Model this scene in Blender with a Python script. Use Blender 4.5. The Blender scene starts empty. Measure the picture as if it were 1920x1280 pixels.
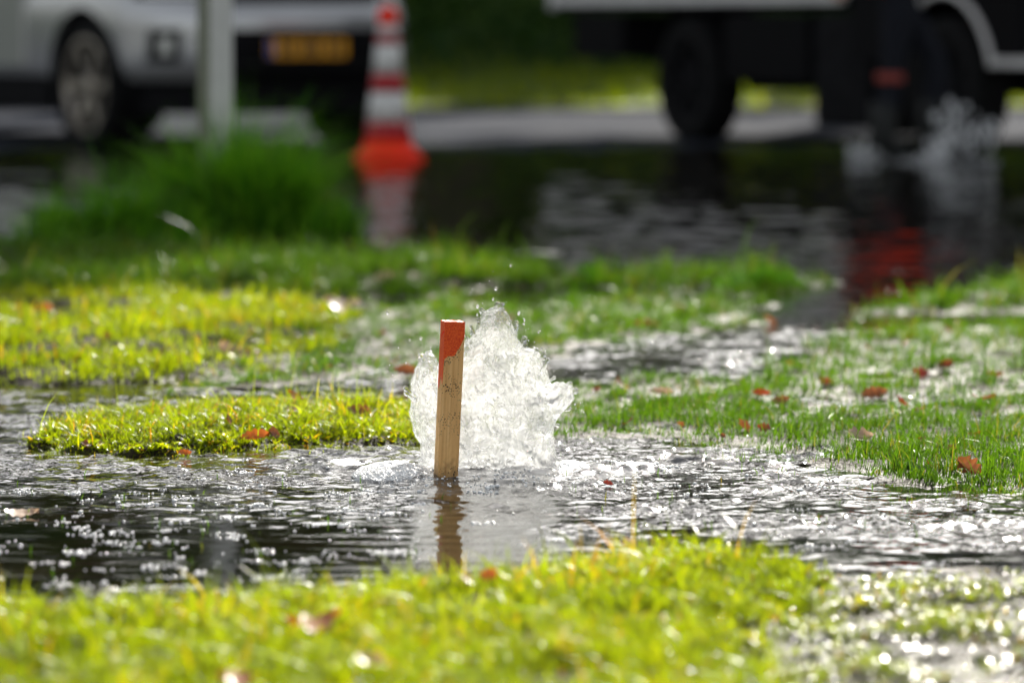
import bpy, bmesh, math, random
import numpy as np
from mathutils import Vector, Matrix

random.seed(7)
R = math.radians
S = bpy.context.scene
COL = S.collection

# ------------------------------------------------------------------ camera
FPX, CAMH, HORIZ = 7500.0, 0.709, 45.0          # focal length in photo pixels, eye height, horizon row
PITCH = math.atan((640 - HORIZ) / FPX)
FOCUS = 6.25
cam_d = bpy.data.cameras.new('camera')
cam = bpy.data.objects.new('camera', cam_d); COL.objects.link(cam)
cam.location = (0, 0, CAMH)
cam.rotation_euler = (math.pi / 2 - PITCH, 0, 0)
cam_d.sensor_width = 36.0
cam_d.lens = FPX / 1920 * 36
cam_d.clip_start = 0.1; cam_d.clip_end = 2000
cam_d.dof.use_dof = True
cam_d.dof.focus_distance = FOCUS * 1.003
cam_d.dof.aperture_fstop = 3.4
cam_d.dof.aperture_blades = 0
S.camera = cam

# ------------------------------------------------------------------ sky, sun, exposure
SUN_EL, SUN_AZ = R(29), R(12)                    # azimuth measured to the right of the view
world = bpy.data.worlds.new('World'); S.world = world
world.use_nodes = True
wn = world.node_tree.nodes; wn.clear()
wo = wn.new('ShaderNodeOutputWorld'); wb = wn.new('ShaderNodeBackground'); ws = wn.new('ShaderNodeTexSky')
ws.sky_type = 'NISHITA'; ws.sun_disc = False
ws.sun_elevation = SUN_EL; ws.sun_rotation = SUN_AZ
ws.air_density = 1.0; ws.dust_density = 2.0; ws.ozone_density = 1.0
wb.inputs['Strength'].default_value = 0.095
hs = wn.new('ShaderNodeHueSaturation'); hs.inputs['Saturation'].default_value = .30   # thin high cloud pales the blue
world.node_tree.links.new(ws.outputs[0], hs.inputs['Color']); world.node_tree.links.new(hs.outputs[0], wb.inputs[0]); world.node_tree.links.new(wb.outputs[0], wo.inputs[0])
sun_d = bpy.data.lights.new('sun', 'SUN'); sun = bpy.data.objects.new('sun', sun_d); COL.objects.link(sun)
sun_d.energy = 5.0; sun_d.angle = R(0.55); sun_d.color = (1.0, 0.94, 0.84)
sd = Vector((math.sin(SUN_AZ) * math.cos(SUN_EL), math.cos(SUN_AZ) * math.cos(SUN_EL), math.sin(SUN_EL)))
sun.rotation_euler = sd.to_track_quat('Z', 'Y').to_euler()
sun.location = sd * 60
S.view_settings.view_transform = 'Standard'; S.view_settings.look = 'None'
S.view_settings.exposure = 1.2; S.view_settings.gamma = 1.0; S.view_settings.use_curve_mapping = False
S.cycles.max_bounces = 10; S.cycles.transmission_bounces = 8; S.cycles.glossy_bounces = 4; S.cycles.diffuse_bounces = 3
S.cycles.sample_clamp_indirect = 8.0
S.cycles.caustics_reflective = False; S.cycles.caustics_refractive = False

# ------------------------------------------------------------------ helpers
def ray(u, v):
    x = (u - 960) / FPX; z = -(v - 640) / FPX
    c, s = math.cos(PITCH), math.sin(PITCH)
    return np.array([x, c + z * s, -s + z * c])

def at(u, v, z=0.0):
    """point at height z seen at photo pixel (u, v)"""
    d = ray(u, v); t = (z - CAMH) / d[2]
    return d[0] * t, d[1] * t

def px_of(x, y, z=0.0):
    c, s = math.cos(PITCH), math.sin(PITCH)
    dz = z - CAMH
    dep = y * c - dz * s; up = y * s + dz * c
    return 960 + FPX * x / dep, 640 - FPX * up / dep

_rng = np.random.RandomState(3)
_perm = np.concatenate([_rng.permutation(256)] * 3)
_g3 = _rng.normal(size=(256, 3)); _g3 /= np.linalg.norm(_g3, axis=1)[:, None]

def fade(t): return t * t * t * (t * (t * 6 - 15) + 10)

def perlin2(x, y, seed=0):
    x = np.asarray(x, float); y = np.asarray(y, float)
    xi = np.floor(x).astype(int); yi = np.floor(y).astype(int)
    xf = x - xi; yf = y - yi
    u = fade(xf); v = fade(yf)
    def g(i, j, dx, dy):
        h = _perm[(_perm[(xi + i + seed * 17) & 255] + yi + j) & 255]
        return _g3[h, 0] * dx + _g3[h, 1] * dy
    a = g(0, 0, xf, yf); b = g(1, 0, xf - 1, yf); c = g(0, 1, xf, yf - 1); d = g(1, 1, xf - 1, yf - 1)
    return (a + u * (b - a)) * (1 - v) + (c + u * (d - c)) * v

def perlin3(x, y, z, seed=0):
    xi = np.floor(x).astype(int); yi = np.floor(y).astype(int); zi = np.floor(z).astype(int)
    xf = x - xi; yf = y - yi; zf = z - zi
    u = fade(xf); v = fade(yf); w = fade(zf)
    out = 0
    for i in (0, 1):
        for j in (0, 1):
            hh = _perm[_perm[(xi + i + seed * 13) & 255] + ((yi + j) & 255)]
            for k in (0, 1):
                h = _perm[(hh + zi + k) & 255]
                d = _g3[h, 0] * (xf - i) + _g3[h, 1] * (yf - j) + _g3[h, 2] * (zf - k)
                out = out + d * (u if i else 1 - u) * (v if j else 1 - v) * (w if k else 1 - w)
    return out

def fbm2(x, y, oct=4, seed=0):
    r = 0; a = 1.0
    for o in range(oct):
        r = r + a * perlin2(x * 2 ** o, y * 2 ** o, seed + o); a *= .5
    return r

def sstep(a, b, x):
    t = np.clip((x - a) / (b - a), 0, 1); return t * t * (3 - 2 * t)

def np_mesh(name, V, F):
    """V (n,3), F (m,k) index arrays of one polygon size"""
    me = bpy.data.meshes.new(name)
    V = np.ascontiguousarray(V, dtype=np.float32); F = np.ascontiguousarray(F, dtype=np.int32)
    k = F.shape[1]
    me.vertices.add(len(V)); me.vertices.foreach_set('co', V.ravel())
    me.loops.add(F.size); me.loops.foreach_set('vertex_index', F.ravel())
    me.polygons.add(len(F)); me.polygons.foreach_set('loop_start', np.arange(len(F), dtype=np.int32) * k)
    me.polygons.foreach_set('use_smooth', np.ones(len(F), dtype=bool))
    me.update(calc_edges=True)
    return me

def fattr(me, name, vals, typ='FLOAT'):
    a = me.attributes.new(name, typ, 'POINT')
    a.data.foreach_set('value', np.ascontiguousarray(vals, dtype=np.float32))

def link(name, me, m=None, parent=None, loc=None, rot=None):
    o = bpy.data.objects.new(name, me); COL.objects.link(o)
    if m is not None and me is not None: me.materials.append(m)
    if parent is not None: o.parent = parent
    if loc is not None: o.location = loc
    if rot is not None: o.rotation_euler = rot
    return o

def tag(o, label=None, cat=None, group=None, kind=None):
    if label: o['label'] = label
    if cat: o['category'] = cat
    if group: o['group'] = group
    if kind: o['kind'] = kind
    return o

def thing(name, label, cat, loc=(0, 0, 0), rz=0.0, group=None):
    o = bpy.data.objects.new(name, None); COL.objects.link(o)
    o.location = loc; o.rotation_euler = (0, 0, rz); o.empty_display_size = .1
    return tag(o, label, cat, group)

def sub(name, parent, loc=(0, 0, 0), rot=(0, 0, 0)):
    o = bpy.data.objects.new(name, None); COL.objects.link(o)
    o.parent = parent; o.location = loc; o.rotation_euler = rot; o.empty_display_size = .05
    return o

def from_bm(name, bm, m, parent=None, smooth=False, loc=None, rot=None):
    me = bpy.data.meshes.new(name); bm.normal_update(); bm.to_mesh(me); bm.free()
    if smooth:
        me.polygons.foreach_set('use_smooth', np.ones(len(me.polygons), dtype=bool))
    return link(name, me, m, parent, loc, rot)

def bm_box(bm, x0, x1, y0, y1, z0, z1, bev=0.0, seg=2):
    vs = [bm.verts.new((x, y, z)) for x in (x0, x1) for y in (y0, y1) for z in (z0, z1)]
    fs = [(0, 1, 3, 2), (4, 6, 7, 5), (0, 4, 5, 1), (2, 3, 7, 6), (0, 2, 6, 4), (1, 5, 7, 3)]
    fl = [bm.faces.new([vs[i] for i in f]) for f in fs]
    if bev > 0:
        es = list({e for f in fl for e in f.edges})
        bmesh.ops.bevel(bm, geom=es, offset=bev, segments=seg, affect='EDGES', profile=.5)
    return fl

def box(name, m, parent, x0, x1, y0, y1, z0, z1, bev=0.008, loc=None, rot=None):
    bm = bmesh.new(); bm_box(bm, x0, x1, y0, y1, z0, z1, bev)
    return from_bm(name, bm, m, parent, False, loc, rot)

def bm_tube(bm, pts, rad, n=10, cap=True):
    pts = [Vector(p) for p in pts]; rings = []
    rr = rad if hasattr(rad, '__len__') else [rad] * len(pts)
    for i, p in enumerate(pts):
        t = (pts[min(i + 1, len(pts) - 1)] - pts[max(i - 1, 0)]).normalized()
        a = t.orthogonal().normalized() if i == 0 else (a - t * a.dot(t)).normalized()
        b = t.cross(a)
        rings.append([bm.verts.new(p + (a * math.cos(k * 2 * math.pi / n) + b * math.sin(k * 2 * math.pi / n)) * rr[i]) for k in range(n)])
    for A, B in zip(rings, rings[1:]):
        for k in range(n):
            bm.faces.new((A[k], A[(k + 1) % n], B[(k + 1) % n], B[k]))
    if cap:
        bm.faces.new(rings[0][::-1]); bm.faces.new(rings[-1])

def bm_lathe(bm, prof, n=40, axis='Z', cap=True):
    """prof: (radius, height) list, open profile from one end to the other"""
    rings = []
    for r, h in prof:
        ring = []
        for k in range(n):
            c, s = math.cos(k * 2 * math.pi / n) * r, math.sin(k * 2 * math.pi / n) * r
            ring.append(bm.verts.new((c, s, h) if axis == 'Z' else (c, h, s)))
        rings.append(ring)
    for A, B in zip(rings, rings[1:]):
        for k in range(n):
            f = (A[k], A[(k + 1) % n], B[(k + 1) % n], B[k])
            bm.faces.new(f if axis == 'Z' else f[::-1])
    if cap:
        a, b = rings[0], rings[-1]
        bm.faces.new(a[::-1] if axis == 'Z' else a); bm.faces.new(b if axis == 'Z' else b[::-1])

def bm_loft(bm, rings, cap=True):
    vr = [[bm.verts.new(p) for p in r] for r in rings]
    n = len(vr[0])
    for A, B in zip(vr, vr[1:]):
        for k in range(n):
            bm.faces.new((A[k], A[(k + 1) % n], B[(k + 1) % n], B[k]))
    if cap:
        bm.faces.new(vr[0][::-1]); bm.faces.new(vr[-1])

# ------------------------------------------------------------------ materials
def new_mat(name):
    m = bpy.data.materials.new(name); m.use_nodes = True
    nt = m.node_tree; p = nt.nodes['Principled BSDF']
    return m, nt, p

def N(nt, typ, **kw):
    n = nt.nodes.new(typ)
    for k, v in kw.items():
        if k in n.inputs: n.inputs[k].default_value = v
        else: setattr(n, k, v)
    return n

def ramp(nt, stops):
    n = nt.nodes.new('ShaderNodeValToRGB'); e = n.color_ramp.elements
    while len(e) < len(stops): e.new(.5)
    for i, (p, c) in enumerate(stops):
        e[i].position = p; e[i].color = (*c, 1) if len(c) == 3 else c
    return n

def mat(name, col, rough=.5, metal=0., noise=.12, scale=12., bump=0., spec=.5, col2=None):
    m, nt, p = new_mat(name)
    tc = N(nt, 'ShaderNodeTexCoord'); nz = N(nt, 'ShaderNodeTexNoise', Scale=scale, Detail=6.0)
    nt.links.new(tc.outputs['Object'], nz.inputs['Vector'])
    c2 = col2 or tuple(min(1, c * (1 + noise)) for c in col)
    rp = ramp(nt, [(.3, tuple(c * (1 - noise) for c in col)), (.7, c2)])
    nt.links.new(nz.outputs['Fac'], rp.inputs['Fac']); nt.links.new(rp.outputs[0], p.inputs['Base Color'])
    p.inputs['Roughness'].default_value = rough; p.inputs['Metallic'].default_value = metal
    p.inputs['Specular IOR Level'].default_value = spec
    if bump:
        b = N(nt, 'ShaderNodeBump', Strength=bump, Distance=.01)
        nt.links.new(nz.outputs['Fac'], b.inputs['Height']); nt.links.new(b.outputs[0], p.inputs['Normal'])
    return m

def blade_mat(name, stops, trans_mul=(1.9, 1.75, .9), tw=.5, rough=.35, spec=.35):
    """thin leaf: diffuse + translucent + a wet gloss, colour picked by the blade attribute 'rnd'"""
    m, nt, p = new_mat(name)
    a = N(nt, 'ShaderNodeAttribute', attribute_name='rnd')
    rp = ramp(nt, stops); nt.links.new(a.outputs['Fac'], rp.inputs['Fac'])
    nt.links.new(rp.outputs[0], p.inputs['Base Color'])
    p.inputs['Roughness'].default_value = rough; p.inputs['Specular IOR Level'].default_value = spec
    tr = N(nt, 'ShaderNodeBsdfTranslucent')
    mx = N(nt, 'ShaderNodeMix', data_type='RGBA', blend_type='MULTIPLY')
    mx.inputs[0].default_value = 1.0
    nt.links.new(rp.outputs[0], mx.inputs[6]); mx.inputs[7].default_value = (*trans_mul, 1)
    nt.links.new(mx.outputs[2], tr.inputs['Color'])
    ms = N(nt, 'ShaderNodeMixShader'); ms.inputs[0].default_value = tw
    out = nt.nodes['Material Output']
    nt.links.new(p.outputs[0], ms.inputs[1]); nt.links.new(tr.outputs[0], ms.inputs[2]); nt.links.new(ms.outputs[0], out.inputs['Surface'])
    return m

M = {}
M['silver'] = mat('silver_paint', (.42, .418, .412), .22, .6, .05, 3)
M['black_plastic'] = mat('black_plastic', (.006, .006, .0065), .7, 0, .3, 20, spec=.06)
M['rubber'] = mat('rubber', (.008, .008, .008), .85, 0, .4, 30, .3, spec=.12)
M['alloy'] = mat('alloy', (.30, .265, .22), .35, .7, .2, 10)
M['dark_steel'] = mat('dark_steel', (.008, .008, .009), .7, .0, .4, 8, spec=.08)
M['glass_dark'] = mat('tinted_glass', (.012, .014, .016), .05, 0, .1, 3)
M['lamp_glass'] = mat('lamp_glass', (.45, .45, .42), .15, .3, .1, 6)
M['orange_lens'] = mat('orange_lens', (.55, .08, .01), .25, 0, .1, 10)
M['plate_yellow'] = mat('plate_yellow', (.75, .33, .005), .4, 0, .04, 8)
M['plate_blue'] = mat('plate_blue', (.01, .05, .25), .4, 0, .04, 8)
M['ink'] = mat('ink', (.02, .015, .01), .5, 0, .1, 8)
M['white_paint'] = mat('white_paint', (.62, .61, .58), .4, 0, .10, 5)
M['grey_paint'] = mat('grey_panel_paint', (.62, .60, .58), .45, 0, .12, 4)
M['cab_paint'] = mat('dark_cab_paint', (.020, .021, .024), .35, 0, .08, 4)
M['cone_orange'] = mat('cone_orange', (.86, .030, .006), .6, 0, .06, 9, spec=.2)
M['cone_red'] = mat('cone_red', (.36, .004, .008), .4, 0, .08, 12)
M['cone_white'] = mat('cone_white', (.58, .57, .53), .4, 0, .06, 12)
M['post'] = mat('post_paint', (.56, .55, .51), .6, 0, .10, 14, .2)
def olive_face(m):
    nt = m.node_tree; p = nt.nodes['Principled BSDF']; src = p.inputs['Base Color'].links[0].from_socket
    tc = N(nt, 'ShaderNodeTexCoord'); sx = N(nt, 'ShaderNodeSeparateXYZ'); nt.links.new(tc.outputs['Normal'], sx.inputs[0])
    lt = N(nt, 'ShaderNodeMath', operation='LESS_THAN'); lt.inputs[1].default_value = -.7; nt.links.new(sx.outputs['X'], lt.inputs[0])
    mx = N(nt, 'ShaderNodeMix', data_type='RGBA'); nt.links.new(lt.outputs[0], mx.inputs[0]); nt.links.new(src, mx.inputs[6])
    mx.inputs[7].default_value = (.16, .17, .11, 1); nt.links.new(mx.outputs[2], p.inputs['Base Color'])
olive_face(M['post'])   # left face coloured a darker olive than the rest

def ground_material():
    m, nt, p = new_mat('wet_soil')
    tc = N(nt, 'ShaderNodeTexCoord')
    n1 = N(nt, 'ShaderNodeTexNoise', Scale=9.0, Detail=8.0); n2 = N(nt, 'ShaderNodeTexNoise', Scale=120.0, Detail=5.0)
    for n in (n1, n2): nt.links.new(tc.outputs['Object'], n.inputs['Vector'])
    rp = ramp(nt, [(.30, (.010, .008, .005)), (.5, (.028, .020, .011)), (.62, (.035, .042, .010)), (.8, (.06, .075, .014))])
    ad = N(nt, 'ShaderNodeMath', operation='MULTIPLY_ADD'); ad.inputs[1].default_value = .35; ad.inputs[2].default_value = -.17
    sm = N(nt, 'ShaderNodeMath', operation='ADD')
    nt.links.new(n2.outputs['Fac'], ad.inputs[0]); nt.links.new(n1.outputs['Fac'], sm.inputs[0]); nt.links.new(ad.outputs[0], sm.inputs[1])
    nt.links.new(sm.outputs[0], rp.inputs['Fac']); nt.links.new(rp.outputs[0], p.inputs['Base Color'])
    p.inputs['Specular IOR Level'].default_value = .06
    wt = N(nt, 'ShaderNodeAttribute', attribute_name='wet'); wr = ramp(nt, [(0, (.85,) * 3), (1, (.55,) * 3)]); nt.links.new(wt.outputs['Fac'], wr.inputs['Fac']); nt.links.new(wr.outputs[0], p.inputs['Roughness'])
    b = N(nt, 'ShaderNodeBump', Strength=.9, Distance=.008)
    nt.links.new(n2.outputs['Fac'], b.inputs['Height']); nt.links.new(b.outputs[0], p.inputs['Normal'])
    return m

def bank_material():
    m, nt, p = new_mat('bank_turf')
    tc = N(nt, 'ShaderNodeTexCoord')
    n1 = N(nt, 'ShaderNodeTexNoise', Scale=.9, Detail=9.0)
    nt.links.new(tc.outputs['Object'], n1.inputs['Vector'])
    rp = ramp(nt, [(.3, (.014, .030, .004)), (.5, (.032, .062, .007)), (.7, (.065, .095, .010))])
    nt.links.new(n1.outputs['Fac'], rp.inputs['Fac']); nt.links.new(rp.outputs[0], p.inputs['Base Color'])
    p.inputs['Roughness'].default_value = .8; p.inputs['Specular IOR Level'].default_value = .2
    return m

def road_material():
    m, nt, p = new_mat('wet_asphalt')
    tc = N(nt, 'ShaderNodeTexCoord')
    n1 = N(nt, 'ShaderNodeTexNoise', Scale=1.2, Detail=6.0); n2 = N(nt, 'ShaderNodeTexNoise', Scale=160.0, Detail=3.0)
    for n in (n1, n2): nt.links.new(tc.outputs['Object'], n.inputs['Vector'])
    rp = ramp(nt, [(.35, (.036, .040, .050)), (.7, (.054, .059, .072))])
    nt.links.new(n1.outputs['Fac'], rp.inputs['Fac']); nt.links.new(rp.outputs[0], p.inputs['Base Color'])
    rr = ramp(nt, [(.3, (.62,) * 3), (.7, (.78,) * 3)]); nt.links.new(n1.outputs['Fac'], rr.inputs['Fac'])
    nt.links.new(rr.outputs[0], p.inputs['Roughness'])
    p.inputs['Specular IOR Level'].default_value = .0025
    b = N(nt, 'ShaderNodeBump', Strength=.5, Distance=.004)
    nt.links.new(n2.outputs['Fac'], b.inputs['Height']); nt.links.new(b.outputs[0], p.inputs['Normal'])
    return m

def water_material():
    m, nt, p = new_mat('muddy_floodwater')
    tc = N(nt, 'ShaderNodeTexCoord')
    n1 = N(nt, 'ShaderNodeTexNoise', Scale=3.0, Detail=5.0)
    nt.links.new(tc.outputs['Object'], n1.inputs['Vector'])
    rp = ramp(nt, [(.35, (.0035, .004, .002)), (.6, (.008, .006, .0035)), (.75, (.014, .008, .004))])
    nt.links.new(n1.outputs['Fac'], rp.inputs['Fac'])
    # air whipped into the water round the spout: milky
    fo = N(nt, 'ShaderNodeAttribute', attribute_name='foam')
    mx = N(nt, 'ShaderNodeMix', data_type='RGBA'); nt.links.new(fo.outputs['Fac'], mx.inputs[0])
    nt.links.new(rp.outputs[0], mx.inputs[6]); mx.inputs[7].default_value = (.78, .78, .77, 1)
    nt.links.new(mx.outputs[2], p.inputs['Base Color'])
    p.inputs['Roughness'].default_value = .045; p.inputs['IOR'].default_value = 1.333
    n2 = N(nt, 'ShaderNodeTexNoise', Scale=110.0, Detail=2.0, Distortion=.8)
    nt.links.new(tc.outputs['Object'], n2.inputs['Vector'])
    am = N(nt, 'ShaderNodeAttribute', attribute_name='chop')
    b = N(nt, 'ShaderNodeBump', Distance=.0016)
    nt.links.new(am.outputs['Fac'], b.inputs['Strength']); nt.links.new(n2.outputs['Fac'], b.inputs['Height'])
    nt.links.new(b.outputs[0], p.inputs['Normal'])
    return m

def spout_material():
    """clear water with air in it: glass where thin, milky where aerated (attribute 'air')"""
    m, nt, p = new_mat('gushing_water')
    nt.nodes.remove(p)
    out = nt.nodes['Material Output']
    tc = N(nt, 'ShaderNodeTexCoord')
    n1 = N(nt, 'ShaderNodeTexNoise', Scale=26.0, Detail=7.0, Distortion=1.5)
    n2 = N(nt, 'ShaderNodeTexNoise', Scale=170.0, Detail=3.0, Distortion=.8)
    for n in (n1, n2): nt.links.new(tc.outputs['Object'], n.inputs['Vector'])
    bp = N(nt, 'ShaderNodeBump', Strength=.35, Distance=.003); nt.links.new(n2.outputs['Fac'], bp.inputs['Height'])
    gl = N(nt, 'ShaderNodeBsdfGlass', Roughness=.04, IOR=1.33); gl.inputs['Color'].default_value = (.97, .98, .98, 1)
    tr = N(nt, 'ShaderNodeBsdfTranslucent'); tr.inputs['Color'].default_value = (.84, .85, .85, 1)
    df = N(nt, 'ShaderNodeBsdfPrincipled', Roughness=.10, IOR=1.33); df.inputs['Base Color'].default_value = (.86, .86, .85, 1)
    for s in (gl, tr, df): nt.links.new(bp.outputs[0], s.inputs['Normal'])
    m1 = N(nt, 'ShaderNodeMixShader'); m1.inputs[0].default_value = .32
    nt.links.new(tr.outputs[0], m1.inputs[1]); nt.links.new(df.outputs[0], m1.inputs[2])
    at_ = N(nt, 'ShaderNodeAttribute', attribute_name='air')
    rp = ramp(nt, [(.40, (0, 0, 0)), (.60, (1, 1, 1))]); nt.links.new(n1.outputs['Fac'], rp.inputs['Fac'])
    mu = N(nt, 'ShaderNodeMath', operation='MULTIPLY'); nt.links.new(at_.outputs['Fac'], mu.inputs[0])
    ma = N(nt, 'ShaderNodeMath', operation='MULTIPLY_ADD'); ma.inputs[1].default_value = 1.1; ma.inputs[2].default_value = .24
    nt.links.new(rp.outputs[0], ma.inputs[0]); nt.links.new(ma.outputs[0], mu.inputs[1])
    tp = N(nt, 'ShaderNodeBsdfTransparent'); gm = N(nt, 'ShaderNodeMixShader'); gm.inputs[0].default_value = .42
    nt.links.new(gl.outputs[0], gm.inputs[1]); nt.links.new(tp.outputs[0], gm.inputs[2])
    m2 = N(nt, 'ShaderNodeMixShader'); nt.links.new(mu.outputs[0], m2.inputs[0])
    nt.links.new(gm.outputs[0], m2.inputs[1]); nt.links.new(m1.outputs[0], m2.inputs[2])
    nt.links.new(m2.outputs[0], out.inputs['Surface'])
    return m

def bubble_material():
    m, nt, p = new_mat('bubble_film')
    tc = N(nt, 'ShaderNodeTexCoord'); n1 = N(nt, 'ShaderNodeTexNoise', Scale=60.0, Detail=2.0)
    nt.links.new(tc.outputs['Object'], n1.inputs['Vector'])
    rp = ramp(nt, [(.3, (.62, .62, .61)), (.7, (.86, .86, .85))]); nt.links.new(n1.outputs['Fac'], rp.inputs['Fac'])
    nt.links.new(rp.outputs[0], p.inputs['Base Color'])
    p.inputs['Roughness'].default_value = .15; p.inputs['IOR'].default_value = 1.333
    tr = N(nt, 'ShaderNodeBsdfTranslucent'); tr.inputs['Color'].default_value = (.92, .93, .93, 1)
    ms = N(nt, 'ShaderNodeMixShader'); ms.inputs[0].default_value = .5; out = nt.nodes['Material Output']
    nt.links.new(p.outputs[0], ms.inputs[1]); nt.links.new(tr.outputs[0], ms.inputs[2]); nt.links.new(ms.outputs[0], out.inputs['Surface'])
    return m

def stake_material():
    m, nt, p = new_mat('painted_pine')
    tc = N(nt, 'ShaderNodeTexCoord')
    mp = N(nt, 'ShaderNodeMapping'); mp.inputs['Scale'].default_value = (260, 260, 9)
    nt.links.new(tc.outputs['Object'], mp.inputs['Vector'])
    gr = N(nt, 'ShaderNodeTexNoise', Scale=1.0, Detail=4.0); nt.links.new(mp.outputs[0], gr.inputs['Vector'])
    wood = ramp(nt, [(.3, (.66, .34, .11)), (.55, (.84, .49, .18)), (.75, (.92, .61, .28))]); nt.links.new(gr.outputs['Fac'], wood.inputs['Fac'])
    # splashed mud specks
    v = N(nt, 'ShaderNodeTexVoronoi', Scale=330.0); nt.links.new(tc.outputs['Object'], v.inputs['Vector'])
    big = N(nt, 'ShaderNodeTexNoise', Scale=24.0, Detail=3.0); nt.links.new(tc.outputs['Object'], big.inputs['Vector'])
    th = N(nt, 'ShaderNodeMapRange'); th.inputs['From Min'].default_value = .38; th.inputs['From Max'].default_value = .68
    th.inputs['To Min'].default_value = 0.0; th.inputs['To Max'].default_value = .46
    nt.links.new(big.outputs['Fac'], th.inputs['Value'])
    lt = N(nt, 'ShaderNodeMath', operation='LESS_THAN'); nt.links.new(v.outputs['Distance'], lt.inputs[0]); nt.links.new(th.outputs[0], lt.inputs[1])
    mx = N(nt, 'ShaderNodeMix', data_type='RGBA'); nt.links.new(lt.outputs[0], mx.inputs[0])
    nt.links.new(wood.outputs[0], mx.inputs[6]); mx.inputs[7].default_value = (.06, .035, .018, 1)
    # paint: mask attribute from the mesh, ragged by noise
    pa = N(nt, 'ShaderNodeAttribute', attribute_name='paint')
    ng = N(nt, 'ShaderNodeTexNoise', Scale=110.0, Detail=6.0); nt.links.new(tc.outputs['Object'], ng.inputs['Vector'])
    s1 = N(nt, 'ShaderNodeMath', operation='MULTIPLY_ADD'); s1.inputs[1].default_value = .017; s1.inputs[2].default_value = -.0085
    nt.links.new(ng.outputs['Fac'], s1.inputs[0])
    s2 = N(nt, 'ShaderNodeMath', operation='ADD'); nt.links.new(pa.outputs['Fac'], s2.inputs[0]); nt.links.new(s1.outputs[0], s2.inputs[1])
    gt = N(nt, 'ShaderNodeMapRange'); gt.inputs['From Min'].default_value = -.0004; gt.inputs['From Max'].default_value = .0006
    nt.links.new(s2.outputs[0], gt.inputs['Value'])
    red = ramp(nt, [(.35, (.74, .050, .005)), (.7, (.97, .15, .016))])
    n3 = N(nt, 'ShaderNodeTexNoise', Scale=420.0, Detail=3.0); nt.links.new(tc.outputs['Object'], n3.inputs['Vector']); nt.links.new(n3.outputs['Fac'], red.inputs['Fac'])
    m3 = N(nt, 'ShaderNodeMix', data_type='RGBA'); nt.links.new(gt.outputs[0], m3.inputs[0])
    nt.links.new(mx.outputs[2], m3.inputs[6]); nt.links.new(red.outputs[0], m3.inputs[7])
    sz = N(nt, 'ShaderNodeSeparateXYZ'); nt.links.new(tc.outputs['Object'], sz.inputs[0])
    wl = N(nt, 'ShaderNodeMath', operation='MULTIPLY_ADD'); wl.inputs[1].default_value = .05; nt.links.new(ng.outputs['Fac'], wl.inputs[0]); nt.links.new(sz.outputs['Z'], wl.inputs[2])
    wm = N(nt, 'ShaderNodeMapRange'); wm.inputs['From Min'].default_value = .036; wm.inputs['From Max'].default_value = .056; wm.inputs['To Min'].default_value = .55; wm.inputs['To Max'].default_value = 1.0
    nt.links.new(wl.outputs[0], wm.inputs['Value'])
    m4 = N(nt, 'ShaderNodeMix', data_type='RGBA', blend_type='MULTIPLY'); m4.inputs[0].default_value = 1.0
    nt.links.new(m3.outputs[2], m4.inputs[6]); nt.links.new(wm.outputs[0], m4.inputs[7])
    nt.links.new(m4.outputs[2], p.inputs['Base Color'])
    p.inputs['Roughness'].default_value = .55; p.inputs['Specular IOR Level'].default_value = .35
    b = N(nt, 'ShaderNodeBump', Strength=.35, Distance=.0015); nt.links.new(gr.outputs['Fac'], b.inputs['Height']); nt.links.new(b.outputs[0], p.inputs['Normal'])
    return m

M['soil'] = ground_material(); M['bank'] = bank_material(); M['road'] = road_material(); M['water'] = water_material()
M['froth'] = mat('froth', (.84, .84, .83), .22, 0, .06, 90, .25); M['spout'] = spout_material(); M['bubble'] = bubble_material(); M['stake'] = stake_material()
M['kerb'] = mat('kerb_concrete', (.030, .028, .026), .9, 0, .3, 6, spec=.05)
M['grass_sun'] = blade_mat('lawn_blades', [(0, (.030, .048, .004)), (.35, (.058, .090, .005)), (.75, (.095, .128, .006)), (.93, (.15, .15, .012)), (1, (.14, .075, .022))], (4.0, 3.5, .5), .66, .32, .28)
M['wet_bits'] = blade_mat('wet_scraps', [(0, (.015, .012, .006)), (.5, (.035, .035, .008)), (1, (.09, .07, .02))], (1.5, 1.4, .7), .2, .27, .6)
M['grass_green'] = blade_mat('green_blades', [(0, (.018, .038, .004)), (.5, (.036, .072, .007)), (.9, (.065, .105, .012)), (1, (.12, .085, .03))], (2.1, 2.4, .6), .58, .34, .26)
M['grass_tall'] = blade_mat('tall_blades', [(0, (.022, .070, .004)), (.5, (.062, .175, .009)), (1, (.15, .27, .022))], (1.8, 2.2, .7), .45, .55, .12)
M['foliage'] = blade_mat('tree_leaves', [(0, (.010, .028, .003)), (.5, (.020, .052, .005)), (1, (.045, .085, .008))], (1.5, 1.8, .5), .35, .6, .2)
M['bark'] = mat('bark', (.06, .045, .03), .9, 0, .4, 8, .6)

# ------------------------------------------------------------------ the lie of the land (water level is z = 0)
def poly(*pts): return np.array([at(u, v) for u, v in pts])

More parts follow.
